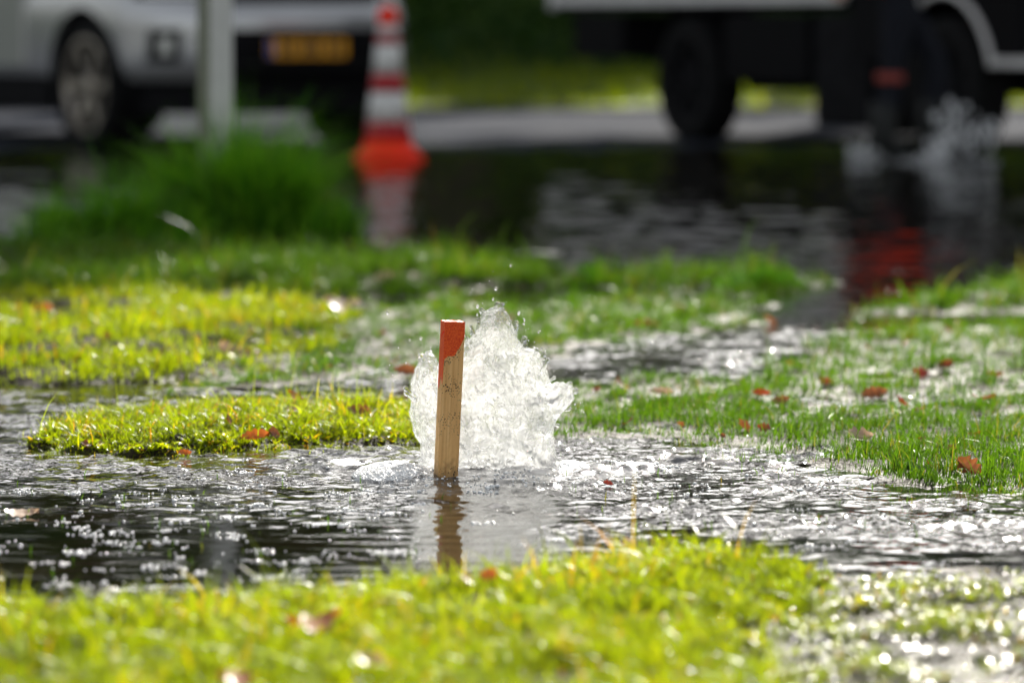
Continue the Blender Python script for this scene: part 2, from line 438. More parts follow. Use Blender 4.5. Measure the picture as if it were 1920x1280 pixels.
# turf that stands out of the water; outlines read off the photo on the water plane.  (outline, crest height, edge softness)
LAND = {
 'near':  (poly((-500, 1150), (0, 1164), (200, 1154), (420, 1148), (600, 1132), (760, 1118), (860, 1118), (960, 1098), (1080, 1078), (1230, 1052), (1380, 1046), (1480, 1066), (1530, 1098), (1470, 1150), (1380, 1185), (1330, 1225), (1400, 1290), (1420, 1700), (-500, 1700)), .020, .16),
 'left':  (poly((50, 838), (110, 850), (250, 856), (380, 852), (470, 842), (600, 838), (775, 832), (800, 800), (770, 765), (560, 760), (400, 768), (300, 775), (180, 790), (80, 815)), .018, .20),
 'right': (poly((1030, 824), (1200, 822), (1330, 832), (1480, 850), (1620, 866), (1780, 905), (1950, 925), (2300, 930), (2300, 760), (1920, 745), (1700, 765), (1500, 770), (1300, 768), (1120, 762), (1035, 770)), .0065, .14),
 'lawn':  (poly((-700, 735), (0, 730), (120, 722), (260, 716), (400, 704), (520, 684), (600, 655), (650, 610), (640, 585), (560, 560), (300, 556), (-700, 556)), .034, .55),
 'rear':  (poly((-900, 575), (0, 572), (400, 565), (700, 566), (800, 560), (860, 545), (1000, 548), (1060, 555), (1100, 540), (1300, 545), (1380, 560), (1500, 545), (1540, 528), (1500, 512), (1300, 516), (1180, 514), (1060, 512), (960, 500), (860, 492), (700, 480), (0, 470), (-900, 470)), .017, .5),
 'edge':  (poly((1580, 600), (1700, 606), (1800, 590), (2600, 590), (2600, 530), (1920, 528), (1780, 545), (1640, 575)), .012, .35),
}
BOG = {  # half drowned turf
 'bog_mid':  (poly((330, 735), (560, 712), (800, 705), (1010, 690), (1030, 640), (1000, 585), (880, 570), (700, 575), (600, 640), (480, 690))),
 'bog_right': (poly((1400, 745), (2400, 745), (2400, 605), (1700, 612), (1560, 650), (1480, 690))),
 'bog_near': (poly((1330, 1240), (1420, 1170), (1560, 1085), (1700, 1075), (2300, 1085), (2300, 1700), (1330, 1700))),
 'bog_rim': (poly((1560, 870), (1640, 845), (1700, 850), (2200, 880), (2200, 940), (1920, 925), (1700, 905))),
 'bog_behind': (poly((1040, 770), (1040, 715), (1250, 705), (1400, 715), (1500, 735), (1500, 780))),
 'bog_rear': (poly((700, 590), (1000, 585), (1100, 560), (1300, 560), (1420, 575), (1400, 610), (1250, 625), (1060, 640), (980, 600))),
}

def sdist(P, x, y):
    """signed distance to polygon, positive inside"""
    d = np.full(x.shape, 1e9); ins = np.zeros(x.shape, bool)
    for (ax, ay), (bx, by) in zip(P, np.roll(P, -1, 0)):
        ex, ey = bx - ax, by - ay
        t = np.clip(((x - ax) * ex + (y - ay) * ey) / (ex * ex + ey * ey + 1e-12), 0, 1)
        d = np.minimum(d, np.hypot(x - ax - t * ex, y - ay - t * ey))
        c = ((ay > y) != (by > y)) & (x < ex * (y - ay) / (ey if abs(ey) > 1e-12 else 1e-12) + ax)
        ins ^= c
    return np.where(ins, d, -d)

ROAD0, ROAD1 = 12.9, 32.0
def road_z(y): return np.interp(y, [10, 12.5, 16, 22.6, 27, 32.05], [-.08, -.07, -.05, 0.0, .014, .02])

def far_z(x, y):
    z = np.interp(y, [32.2, 33, 37.5, 40, 46, 50, 400], [.035, .05, .27, .68, 3.2, 3.6, 3.6])
    return z + .05 * fbm2(x * .5, y * .5, 3, 9) * sstep(33, 36, y)

def ragged(x, y):
    return fbm2(x * 5, y * 3.2, 3, 2) * (.06 + .10 * sstep(7.4, 9.0, y)) + fbm2(x * 18, y * 12, 3, 12) * .026

def terrain(x, y, small=True):
    z = np.full(x.shape, -.045)
    w1 = ragged(x, y)
    for k, (P, h, soft) in LAND.items():
        s = sdist(P, x, y) + w1
        z = np.maximum(z, np.where(s > 0, h * np.sqrt(np.clip(s / soft, 0, 1)), np.clip(s * .5, -.045, 0)))
    cutn = fbm2(x * 2.3, y * 2.2, 3, 33)
    z = z - .034 * sstep(.04, .34, cutn) * sstep(7.45, 7.9, y) - .016 * sstep(.10, .40, fbm2(x * 5, y * 4, 3, 36)) * sstep(.05, .2, x) * sstep(6.85, 7.1, y)
    bz = np.full(x.shape, -1.0)
    for k, P in BOG.items():
        s = sdist(P, x, y) + w1
        bz = np.maximum(bz, np.where(s > -.06, np.clip((s - .02) * .06, -.03, 0) , -1.0))
    nb = fbm2(x * 9, y * 6, 4, 5)
    lift = np.where(sdist(BOG['bog_near'], x, y) > -.05, .0045, .0028)
    z = np.where(bz > -.5, np.maximum(z, bz + nb * .014 + lift), z)
    if small:
        z = z + fbm2(x * 11, y * 11, 4, 7) * (.007 + .012 * (sdist(LAND['left'][0], x, y) > 0)) * sstep(-.02, .004, z)
    rd = sstep(12.1, 13.2, y)
    z = z * (1 - rd) + (-.16) * rd
    z = np.where(y > 32.1, far_z(x, y), z)
    z = np.maximum(z, np.where(y < 4.2, -.04 + .062 * sstep(4.2, 3.95, y), -1))
    return z

def axis(parts):
    out = []
    for a, b, st in parts: out += list(np.arange(a, b, st))
    return out

def grow(a, b, s0, g):
    out = [a]; s = s0
    while out[-1] + s < b: out.append(out[-1] + s); s *= g
    out.append(b); return out

def tensor_mesh(name, xs, ys, zf):
    X, Y = np.meshgrid(np.array(xs), np.array(ys)); Z = zf(X, Y)
    ny, nx = X.shape; idx = np.arange(nx * ny).reshape(ny, nx)
    F = np.stack([idx[:-1, :-1], idx[:-1, 1:], idx[1:, 1:], idx[1:, :-1]], -1).reshape(-1, 4)
    return np_mesh(name, np.stack([X, Y, Z], -1).reshape(-1, 3), F), X, Y

gx_r = grow(1.25, 300, .03, 1.09)
gx = [-v for v in gx_r[::-1]] + axis([(-1.24, 1.245, .014)]) + gx_r
gy = grow(-60, 4.0, 6, 1.0)[:-1]
gy = [-60, -30, -12, -4, 0, 1.5, 2.5, 3.2, 3.6, 3.8] + axis([(3.9, 9.0, .014), (9.0, 13.3, .03)]) + [13.6, 15, 20, 25, 30, 32.0, 32.11, 32.2] + axis([(32.6, 52, .4)]) + [60, 90, 150, 300, 600]
me, _, _ = tensor_mesh('ground', gx, gy, terrain)
# the embankment beyond the road wears turf, the rest bare wet soil
gz = np.empty(len(me.vertices) * 3, np.float32); me.vertices.foreach_get('co', gz)
fattr(me, 'wet', sstep(.010, .002, gz.reshape(-1, 3)[:, 2]))
ground = link('ground', me, M['soil']); me.materials.append(M['bank'])
cy = np.empty(len(me.polygons) * 3, np.float32); me.polygons.foreach_get('center', cy)
me.polygons.foreach_set('material_index', (cy.reshape(-1, 3)[:, 1] > 32.1).astype(np.int32))
tag(ground, kind='structure')

# road and kerb
me, _, _ = tensor_mesh('road', list(np.linspace(-90, 90, 181)), list(np.linspace(ROAD0, ROAD1, 64)),
                       lambda x, y: road_z(y) + .008 * fbm2(x * .35, y * .25, 3, 21) * sstep(14, 17, y))
tag(link('road', me, M['road']), kind='structure')
bm = bmesh.new()
for i in range(-60, 60):
    bm_box(bm, i + .004, i + .996, 32.01, 32.17, -.1, .045, .008, 1)
tag(from_bm('kerb', bm, M['kerb']), kind='structure')

# ------------------------------------------------------------------ the spout position
SX, SY = at(932, 884)
def px_blob(x, y, u, v, ru, rv):
    """soft 0..1 blob centred at ground point seen at (u,v); radii in metres"""
    cx, cy_ = at(u, v)
    return np.exp(-(((x - cx) / ru) ** 2 + ((y - cy_) / rv) ** 2))

def chop(x, y):
    r = np.hypot(x - SX, (y - SY) * .8)
    a = .34 + .55 * sstep(6.02, 6.35, y + .03 * perlin2(x * 5, y * 5, 90)) + .65 * np.exp(-(r / .42) ** 2)
    a = a + .25 * px_blob(x, y, 200, 880, .5, .35) + .45 * px_blob(x, y, 1450, 850, .6, .5)
    a = a + .55 * px_blob(x, y, 1750, 985, .45, .30) + .3 * px_blob(x, y, 1300, 960, .4, .2)
    a = a + .25 * px_blob(x, y, 1300, 650, .8, .9) + .55 * px_blob(x, y, 900, 940, .25, .18)
    a = a * (1 - .90 * px_blob(x, y, 420, 1035, .42, .42)) * (1 - .68 * px_blob(x, y, 930, 1050, .20, .26)) * (1 - .75 * px_blob(x, y, -20, 1040, .3, .35))
    a = a * (1 - .62 * sstep(7.3, 8.2, y) * (1 - np.clip(1.3 * px_blob(x, y, 1300, 650, .55, .9) + px_blob(x, y, 400, 700, .5, .35), 0, 1)))
    a = a * (1 - .7 * px_blob(x, y, 1750, 1050, .30, .09)) * (1 - .6 * sstep(-.04, .06, sdist(BOG['bog_near'], x, y)))
    a = a * (.30 + 1.25 * sstep(-.30, .40, fbm2(x * 5.5, y * 8, 3, 95)))
    far = sstep(11.5, 13.5, y)
    return a * (1 - far) + 1.2 * far

def water_z(x, y):
    c = chop(x, y)
    r = np.hypot(x - SX, y - SY)
    wx = x + .03 * perlin2(x * 6, y * 6, 40); wy = y + .03 * perlin2(x * 6 + 9, y * 6, 41)
    w = .0052 * perlin2(wx * 21, wy * 18, 42) + .0040 * perlin2(wx * 46, wy * 40, 43) + .0012 * (1 - 2 * np.abs(perlin2(wx * 60, wy * 60, 44)))
    near = sstep(13, 9, y)
    rings = .0018 * np.sin(r * 95 + 3.0 * perlin2(x * 9, y * 9, 45)) * np.exp(-r / .35)
    lng = .0010 * perlin2(x * 4, y * 17, 46)
    farw = .0075 * perlin2(x * 3.2, y * 5.0, 47) + .0042 * perlin2(x * 8, y * 11, 48)
    z = c * (w * near) + rings * near + lng * near + farw * (1 - near) * 1.2
    # the boil: the water humps up round the spout
    z = z + .012 * np.exp(-((x - SX) / .15) ** 2 - ((y - SY - .02) / .13) ** 2)
    return z

wx_r = grow(1.05, 40, .008, 1.055)
wx = [-v for v in wx_r[::-1]] + axis([(-1.044, 1.047, .006)]) + wx_r
wy = axis([(3.7, 4.7, .010), (4.7, 7.6, .006), (7.6, 9.2, .012), (9.2, 13.5, .026), (13.5, 24.3, .06)])
me, WX, WY = tensor_mesh('water', wx, wy, water_z)
fattr(me, 'chop', np.clip(chop(WX, WY) * .40 * sstep(14, 8, WY), 0, 1).ravel())
rr = np.hypot((WX - SX) / 1.25, WY - SY)
fm = np.exp(-(rr / .16) ** 2) * .55 * np.clip(.6 + 1.6 * fbm2(WX * 25, WY * 18, 3, 60), 0, 1)
fm = fm + .22 * sstep(.05, .5, fbm2(WX * 16, WY * 9, 4, 61)) * np.exp(-(np.hypot((WX - SX) / 1.9, (WY - SY - .05)) / .38) ** 2)
fattr(me, 'foam', np.clip(fm, 0, .8).ravel())
tag(link('water', me, M['water']), kind='structure')

# ------------------------------------------------------------------ spout of water (surface nets over a density field)
def surface_nets(Fd, org, h):
    nx, ny, nz = Fd.shape
    pos = np.zeros((nx - 1, ny - 1, nz - 1, 3), np.float32); cnt = np.zeros((nx - 1, ny - 1, nz - 1), np.float32)
    cs = [(i, j, k) for i in (0, 1) for j in (0, 1) for k in (0, 1)]
    sl = lambda c: Fd[c[0]:nx - 1 + c[0], c[1]:ny - 1 + c[1], c[2]:nz - 1 + c[2]]
    for a in cs:
        for ax in range(3):
            if a[ax]: continue
            b = list(a); b[ax] = 1
            fa, fb = sl(a), sl(tuple(b)); cr = (fa > 0) != (fb > 0)
            t = np.where(cr, fa / np.where(fa == fb, 1, fa - fb), 0)
            for d in range(3):
                pos[..., d] += np.where(cr, a[d] + (t if d == ax else 0), 0)
            cnt += cr
    act = cnt > 0
    vid = np.full(cnt.shape, -1, np.int64); vid[act] = np.arange(act.sum())
    I = np.argwhere(act); V = (I + pos[act] / cnt[act][:, None]) * h + org
    Q = []
    for ax in range(3):
        o1, o2 = [(1, 2), (2, 0), (0, 1)][ax]
        lo = [slice(1, s - 1) for s in Fd.shape]; lo[ax] = slice(0, Fd.shape[ax] - 1)
        hi = list(lo); hi[ax] = slice(1, Fd.shape[ax])
        fa, fb = Fd[tuple(lo)] > 0, Fd[tuple(hi)] > 0
        for flip, mk in ((False, fa & ~fb), (True, ~fa & fb)):
            E = np.argwhere(mk)
            if not len(E): continue
            E = E + np.array([0 if d == ax else 1 for d in range(3)])
            e1 = np.zeros(3, int); e1[o1] = 1; e2 = np.zeros(3, int); e2[o2] = 1
            g = lambda P: vid[P[:, 0], P[:, 1], P[:, 2]]
            q = np.stack([g(E - e1 - e2), g(E - e2), g(E), g(E - e1)], -1)
            Q.append(q[:, ::-1] if flip else q)
    return V, np.concatenate(Q)

PPM = 1190.0
SIL = np.array([(792, 905), (783, 862), (771, 815), (764, 765), (768, 720), (779, 690), (795, 670), (812, 676), (828, 694), (850, 668), (872, 640),
                (894, 618), (904, 594), (922, 582), (938, 584), (949, 602), (962, 622), (972, 650), (988, 664), (1012, 670), (1027, 700), (1030, 722),
                (1050, 733), (1070, 727), (1076, 752), (1060, 772), (1044, 795), (1034, 825), (1042, 860), (1068, 905)], float)
SILM = np.stack([(SIL[:, 0] - 930) / PPM, (893 - SIL[:, 1]) / PPM], -1)

def build_spout():
    h = .0015
    xs = np.arange(-.15, .135, h); ys = np.arange(-.10, .11, h); zs = np.arange(-.012, .272, h)
    X2, Z2 = np.meshgrid(xs, zs, indexing='ij')
    # ragged outline: lobes and ligaments
    wob = .010 * perlin2(X2 * 45, Z2 * 30, 70) + .0035 * perlin2(X2 * 110, Z2 * 80, 71)
    s = sdist(SILM, X2, Z2) + wob
    halfd = np.where(s > 0, np.minimum(1.15 * np.sqrt(np.clip(s, 0, 1) * .06), .062), s * 2.0)
    yc = .012 * np.exp(-((X2 + .08) / .04) ** 2) + .012 * np.sin(X2 * 30) + .015 * perlin2(X2 * 14, Z2 * 14, 72)
    X, Y, Z = np.meshgrid(xs, ys, zs, indexing='ij')
    f = halfd[:, None, :] - np.abs(Y - yc[:, None, :])
    out = []
    V = None
    # only evaluate noise near the shell
    near = np.abs(f) < .027
    x, y, z = X[near], Y[near], Z[near]
    a = np.arctan2(x, z + .10)                     # flow fans out from below
    rad = np.hypot(x, z + .10)
    wxx = x + .006 * perlin3(x * 50, y * 50, z * 50, 3); wz = z + .006 * perlin3(x * 50 + 7, y * 50, z * 50, 4)
    n = .0120 * perlin3(wxx * 34, y * 38, wz * 26, 5)
    rid = 2.6 * np.abs(perlin3(wxx * 62, y * 62, wz * 48, 6)) - .4
    n = n + .0062 * rid + .0042 * (2.6 * np.abs(perlin3(wxx * 115, y * 115, wz * 95, 8)) - .4) + .0007 * (2.6 * np.abs(perlin3(wxx * 230, y * 230, wz * 190, 18)) - .4)
    n = n + .0016 * perlin3(a * 60, y * 140, rad * 25, 9)
    f[near] += n
    # ligaments torn off the rim
    q = np.random.RandomState(88)
    for k in range(30):
        i = q.randint(3, len(SILM) - 3); t = q.rand(); p = SILM[i] * (1 - t) + SILM[i + 1] * t
        d = p - np.array([0, .08]); d = d / np.linalg.norm(d) + q.normal(0, .35, 2) + np.array([0, .25]); d /= np.linalg.norm(d)
        L = q.uniform(.002, .013) * (1.5 if q.rand() < .15 else 1); r0 = q.uniform(.0026, .0062); yy = q.normal(0, .018); p0 = p - d * .010
        sl_ = []
        for arr, a0, a1 in ((xs, p0[0], p0[0] + d[0] * (L + .01)), (ys, yy, yy), (zs, p0[1], p0[1] + d[1] * (L + .01))):
            lo, hi = sorted((a0, a1)); sl_.append(slice(max(0, np.searchsorted(arr, lo - .009)), max(1, np.searchsorted(arr, hi + .009))))
        sl_ = tuple(sl_); gx_, gy_, gz_ = X[sl_], Y[sl_], Z[sl_]
        if gx_.size == 0: continue
        tt = np.clip(((gx_ - p0[0]) * d[0] + (gz_ - p0[1]) * d[1]) / (L + .01), 0, 1)
        dist = np.sqrt((gx_ - p0[0] - d[0] * tt * (L + .01)) ** 2 + (gy_ - yy) ** 2 + (gz_ - p0[1] - d[1] * tt * (L + .01)) ** 2)
        rr__ = r0 * (1 - .55 * tt + .45 * np.exp(-((tt - 1) / .18) ** 2))
        f[sl_] = np.maximum(f[sl_], rr__ - dist)
    f[:, :, 0] = -1; f[0] = -1; f[-1] = -1; f[:, 0] = -1; f[:, -1] = -1; f[:, :, -1] = -1
    V, Q = surface_nets(f, np.array([xs[0], ys[0], zs[0]]), h)
    s_v = sdist(SILM, V[:, 0], V[:, 2])
    air = sstep(-.001, .026, s_v) * (.20 + .24 * sstep(.26, .14, V[:, 2]))
    air = np.clip(air + .35 * np.exp(-((V[:, 0] - .085) / .03) ** 2 - ((V[:, 2] - .125) / .03) ** 2), 0, .92)
    me = np_mesh('spout', V, Q); fattr(me, 'air', air)
    return me

spout = thing('water_spout', 'white gushing spout of water bursting up behind the red topped stake', 'water spout', (SX, SY, 0))
link('plume', build_spout(), M['spout'], spout)

def ico(sub_=1):
    bm = bmesh.new(); bmesh.ops.create_icosphere(bm, subdivisions=sub_, radius=1)
    V = np.array([v.co[:] for v in bm.verts]); F = np.array([[v.index for v in f.verts] for f in bm.faces]); bm.free(); return V, F
IV, IF = ico(2); IV1, IF1 = ico(1)

def blobs(name, C, Rr, m, parent=None, base=(IV1, IF1), air=None):
    """many ellipsoids joined; C (n,3), Rr (n,3)"""
    bv, bf = base; n = len(C)
    V = (bv[None] * Rr[:, None, :] + C[:, None, :]).reshape(-1, 3)
    F = (bf[None] + (np.arange(n) * len(bv))[:, None, None]).reshape(-1, 3)
    me = np_mesh(name, V, F)
    if air is not None: fattr(me, 'air', np.full(len(V), air))
    return link(name, me, m, parent)

rg = np.random.RandomState(11)
# flying droplets round the spout
C = []; RR = []
for i in range(130):
    a = rg.uniform(-1.2, 1.2); d = abs(rg.normal(0, 1))
    k = rg.randint(4, len(SILM) - 3); px_, pz_ = SILM[k]
    n_ = np.array([px_, pz_ - .10]); n_ /= np.linalg.norm(n_)
    o = .003 + .022 * d * (1 if rg.rand() < .8 else 3)
    r = rg.choice([.0005, .0009, .0016, .0028], p=[.42, .3, .2, .08])
    C.append((px_ + n_[0] * o + rg.normal(0, .006), rg.normal(0, .035), max(.01, pz_ + n_[1] * o + rg.normal(0, .01))))
    RR.append((r, r, r * rg.uniform(1, 1.7)))
o = blobs('droplets', np.array(C), np.array(RR), M['spout'], spout, air=.25); o['kind'] = 'stuff'

# bubbly mounds at the foot of the spout: packed bubbles on a hump
def mound(u, v, ru, rv, hgt, n, rmin, rmax, seed):
    q = np.random.RandomState(seed); cx, cy_ = at(u, v)
    C = []; RR = []
    for i in range(n):
        r, t = math.sqrt(q.rand()), q.rand() * 2 * math.pi
        x, y = r * math.cos(t) * ru, r * math.sin(t) * rv
        b = q.uniform(rmin, rmax)
        z = hgt * (1 - r * r) * (1 + .25 * math.sin(x * 40 + seed)) + .006
        C.append((cx + x - SX, cy_ + y - SY, z)); RR.append((b * 1.15, b * 1.15, b * .8))
    return np.array(C), np.array(RR)
def hump(specs):
    VV = []; FF = []; n0 = 0
    for u, v, ru, rv, hgt, sd_ in specs:
        cx, cy_ = at(u, v); g = np.linspace(-1, 1, 130)
        X, Y = np.meshgrid(g * ru, g * rv); r = np.hypot(X / ru, Y / rv)
        r = r * (1 + .22 * perlin2(X * 22, Y * 22, sd_))
        Z = hgt * np.clip(1 - r * r, -.4, 1) * (1 + .35 * perlin2(X * 30, Y * 30, sd_ + 1)) - .003
        Z = Z + (.0042 * np.abs(perlin2(X * 120, Y * 120, sd_ + 2)) + .0036 * np.abs(perlin2(X * 250, Y * 250, sd_ + 3))) * sstep(1.1, .8, r) - .004 * sstep(.85, 1.1, r)
        idx = np.arange(X.size).reshape(X.shape) + n0
        F = np.stack([idx[:-1, :-1], idx[:-1, 1:], idx[1:, 1:], idx[1:, :-1]], -1).reshape(-1, 4)
        keep = (r < 1.12).ravel()
        F = F[keep[F - n0].all(1)]
        VV.append(np.stack([X + cx - SX, Y + cy_ - SY, Z], -1).reshape(-1, 3)); FF.append(F); n0 += X.size
    return np.concatenate(VV), np.concatenate(FF)
V, F = hump([(738, 890, .072, .10, .022, 5), (1064, 882, .050, .08, .017, 15), (640, 868, .05, .05, .007, 25), (1180, 872, .06, .06, .006, 35)])
me = np_mesh('foam_mound', V, F); fattr(me, 'air', np.full(len(V), .85))
o = link('foam_mound', me, M['froth'], spout)
cc_, rr_ = mound(925, 908, .22, .08, .0006, 90, .0008, .0024, 3)
ma_, mb_ = mound(738, 893, .066, .085, .022, 620, .0010, .0025, 5)
cc_, rr_ = np.concatenate([cc_, ma_ - np.array([0, 0, .004])]), np.concatenate([rr_, mb_])
o = blobs('loose_bubbles', cc_, rr_, M['froth'], spout); o['kind'] = 'stuff'

# floating foam and bubbles on the pool
def bubbles():
    q = np.random.RandomState(5); C = []; RR = []
    for i in range(420):
        if i < 230: u, v = q.uniform(-60, 800), 915 + 210 * q.rand()
        elif i < 330: u, v = q.uniform(900, 1960), q.uniform(880, 1080)
        else: u, v = q.uniform(250, 1500), q.uniform(850, 930)
        x, y = at(u, v)
        if terrain(np.array([x]), np.array([y]))[0] > -.004: continue
        k = q.choice([1, 3, 9, 26], p=[.42, .26, .2, .12])
        for j in range(k):
            b = q.uniform(.0010, .0024) if q.rand() < .92 else q.uniform(.0025, .0045)
            C.append((x + q.normal(0, .0019 * k ** .5 * 1.3), y + q.normal(0, .0024 * k ** .5 * 1.2), .0006)); RR.append((b, b, b * .65))
    C = np.array(C); C[:, 2] += water_z(C[:, 0], C[:, 1])
    return C, np.array(RR)
bc, br = bubbles()
tag(blobs('foam', bc, br, M['froth']), 'white foam bubbles drifting on the dark flood pool', 'foam', kind='stuff')

# ------------------------------------------------------------------ the stake
def build_stake():
    s = .0325; H0, H1 = -.10, .2475
    bm = bmesh.new(); bm_box(bm, -s / 2, s / 2, -s / 2, s / 2, H0, H1, .0014, 2)
    for k in range(1, 60):
        z = H0 + (H1 - H0) * k / 60
        g = bm.verts[:] + bm.edges[:] + bm.faces[:]
        bmesh.ops.bisect_plane(bm, geom=g, plane_co=(0, 0, z), plane_no=(0, 0, 1))
    for k in range(-3, 4):
        for no in ((1, 0, 0), (0, 1, 0)):
            co = Vector(no) * (k * s / 8)
            bmesh.ops.bisect_plane(bm, geom=bm.verts[:] + bm.edges[:] + bm.faces[:], plane_co=co, plane_no=no)
    q = random.Random(4)
    for v in bm.verts:
        if v.co.z > H1 - .004: v.co.z += q.uniform(-.0016, .0010)
        v.co.x += q.uniform(-.0002, .0002); v.co.y += q.uniform(-.0002, .0002)
    root = thing('survey_stake', 'square wooden stake with a red painted top standing in the water', 'stake', (0, 0, 0))
    o = from_bm('wood', bm, M['stake'], root)
    me = o.data
    co = np.empty(len(me.vertices) * 3, np.float32); me.vertices.foreach_get('co', co); co = co.reshape(-1, 3)
    # lower limit of the paint (height) by position round the stake: front face is -y, left face -x
    t = np.clip(co[:, 0] / s + .5, 0, 1)
    lim = H1 - np.interp(t, [0, .05, .45, .6, .75, .9, 1], [.070, .057, .053, .048, .044, .030, .022])
    left = co[:, 0] < -s / 2 + .0008
    lim = np.where(left, H1 - np.interp(co[:, 1] / s + .5, [0, .35, .7, 1], [.098, .085, .11, .10]), lim)
    rightf = co[:, 0] > s / 2 - .0008
    pm = co[:, 2] - lim
    streak = (co[:, 2] > H1 - .096) & (co[:, 2] < H1 - .080)
    pm = np.where(rightf & streak, .004, pm)
    back = co[:, 1] > s / 2 - .0008
    pm = np.where(back, co[:, 2] - (H1 - .06), pm)
    fattr(me, 'paint', pm)
    # a splinter standing off the left edge, and a small curved pencil mark
    bm = bmesh.new(); bm_tube(bm, [(-s / 2 - .0002, -s / 2 + .004, H1 - .015), (-s / 2 - .003, -s / 2 + .003, H1 - .020), (-s / 2 - .0055, -s / 2 + .002, H1 - .026)], [.0009, .0008, .0004], 5)
    from_bm('splinter', bm, M['cone_orange'], root)
    bm = bmesh.new()
    arc = [(-s / 2 + .006 + .0035 * math.cos(a), -s / 2 - .0002, H1 - .066 + .005 * math.sin(a)) for a in np.linspace(-.2, 3.9, 14)]
    bm_tube(bm, arc, .0004, 5); from_bm('pencil_mark', bm, M['ink'], root)
    x, y = at(836, 895)
    root.location = (x, y - .012, 0)
    root.rotation_euler = (R(1.0), R(2.55), R(13.0))
    return root
build_stake()

# ------------------------------------------------------------------ traffic cone
def build_cone():
    x, y = at(728, 300)
    zb = float(road_z(np.array([y]))[0])
    root = thing('traffic_cone', 'red and white striped traffic cone standing at the flooded road edge', 'traffic cone', (x, y, zb), R(6))
    bm = bmesh.new(); bm_box(bm, -.175, .175, -.175, .175, 0, .045, .012, 2)
    from_bm('base', bm, M['cone_orange'], root)
    def rad(z): return np.interp(z, [.045, .075, .115, .70, .81], [.165, .140, .122, .052, .040])
    bm = bmesh.new(); bm_lathe(bm, [(float(rad(z)), z) for z in (.044, .06, .075, .095, .12)], 40); from_bm('skirt', bm, M['cone_orange'], root, True)
    seq = [(.12, .21, 'red_band', 'cone_red'), (.21, .365, 'white_band', 'cone_white'), (.365, .46, 'red_band', 'cone_red'),
           (.46, .615, 'white_band', 'cone_white'), (.615, .665, 'red_band', 'cone_red'), (.665, .715, 'white_band', 'cone_white')]
    for z0, z1, nm, mm in seq:
        bm = bmesh.new(); bm_lathe(bm, [(float(rad(z0)) + .001, z0 + .0005), (float(rad((z0 + z1) / 2)) + .001, (z0 + z1) / 2), (float(rad(z1)) + .001, z1 - .0005)], 40)
        from_bm(nm, bm, M[mm], root, True)
    bm = bmesh.new(); bm_lathe(bm, [(.047, .714), (.052, .73), (.054, .76), (.050, .785), (.040, .803), (.020, .811)], 32); from_bm('tip', bm, M['cone_orange'], root, True)
build_cone()

# ------------------------------------------------------------------ post in the tall grass
def build_post():
    x, y = at(405, 445)
    root = thing('square_post', 'pale square post rising out of the tall grass clump', 'post', (x, y, 0), R(33))
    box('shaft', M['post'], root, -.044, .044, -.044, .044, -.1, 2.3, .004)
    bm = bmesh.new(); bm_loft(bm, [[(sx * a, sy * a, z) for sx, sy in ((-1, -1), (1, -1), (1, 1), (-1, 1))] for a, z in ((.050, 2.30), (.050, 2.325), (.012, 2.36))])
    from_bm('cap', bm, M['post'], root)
build_post()

# ------------------------------------------------------------------ wheels
def wheel(parent, loc, r, w, rim_r, spokes, rim_mat, outer=-1):
    """wheel with its axle along local y; outer = sign of the side that shows"""
    g = sub('wheel', parent, loc)
    bm = bmesh.new(); h = w / 2
    prof = [(rim_r, -h * .80), (rim_r + .02, -h * .95), (r - .05, -h), (r - .018, -h * .92), (r, -h * .72)]
    prof += [(r, -h * .30), (r - .008, -h * .28), (r - .008, -h * .20), (r, -h * .18), (r, h * .18), (r - .008, h * .20), (r - .008, h * .28), (r, h * .30)]
    prof += [(r, h * .72), (r - .018, h * .92), (r - .05, h), (rim_r + .02, h * .95), (rim_r, h * .80)]
    bm_lathe(bm, prof, 48, 'Y', False); from_bm('tyre', bm, M['rubber'], g, True)
    bm = bmesh.new(); o = outer
    bm_lathe(bm, [(rim_r + .004, o * h * .82), (rim_r - .015, o * h * .84), (rim_r - .03, o * h * .55)][::(1 if o < 0 else -1)], 40, 'Y', False)
    for k in range(spokes):
        a = k * 2 * math.pi / spokes; ca, sa = math.cos(a), math.sin(a)
        pts = []
        for rr_, hw, dy in ((.05, .030, .55), (rim_r * .6, .026, .68), (rim_r - .015, .034, .72)):
            pts.append([(rr_ * ca - sw * hw * sa, o * h * (dy + d), rr_ * sa + sw * hw * ca) for sw, d in ((-1, 0), (1, 0), (1, -.22), (-1, -.22))])
        bm_loft(bm, pts)
    bm_lathe(bm, [(.062, o * h * .40), (.062, o * h * .66), (.045, o * h * .74), (.001, o * h * .75)][::(1 if o < 0 else -1)], 20, 'Y', False)
    bmesh.ops.recalc_face_normals(bm, faces=bm.faces[:])
    from_bm('rim', bm, rim_mat, g)
    bm = bmesh.new()
    bm_lathe(bm, [(rim_r - .032, o * h * .54), (rim_r - .036, -o * h * .6), (.001, -o * h * .62)][::(1 if o < 0 else -1)], 32, 'Y', False)
    from_bm('rim_well', bm, M['black_plastic'], g, True)
    bm = bmesh.new(); bm_lathe(bm, [(.05, o * h * .05), (rim_r * .62, o * h * .05), (rim_r * .62, -o * h * .08)][::(1 if o < 0 else -1)], 28, 'Y', False)
    from_bm('brake_disc', bm, M['dark_steel'], g)
    return g

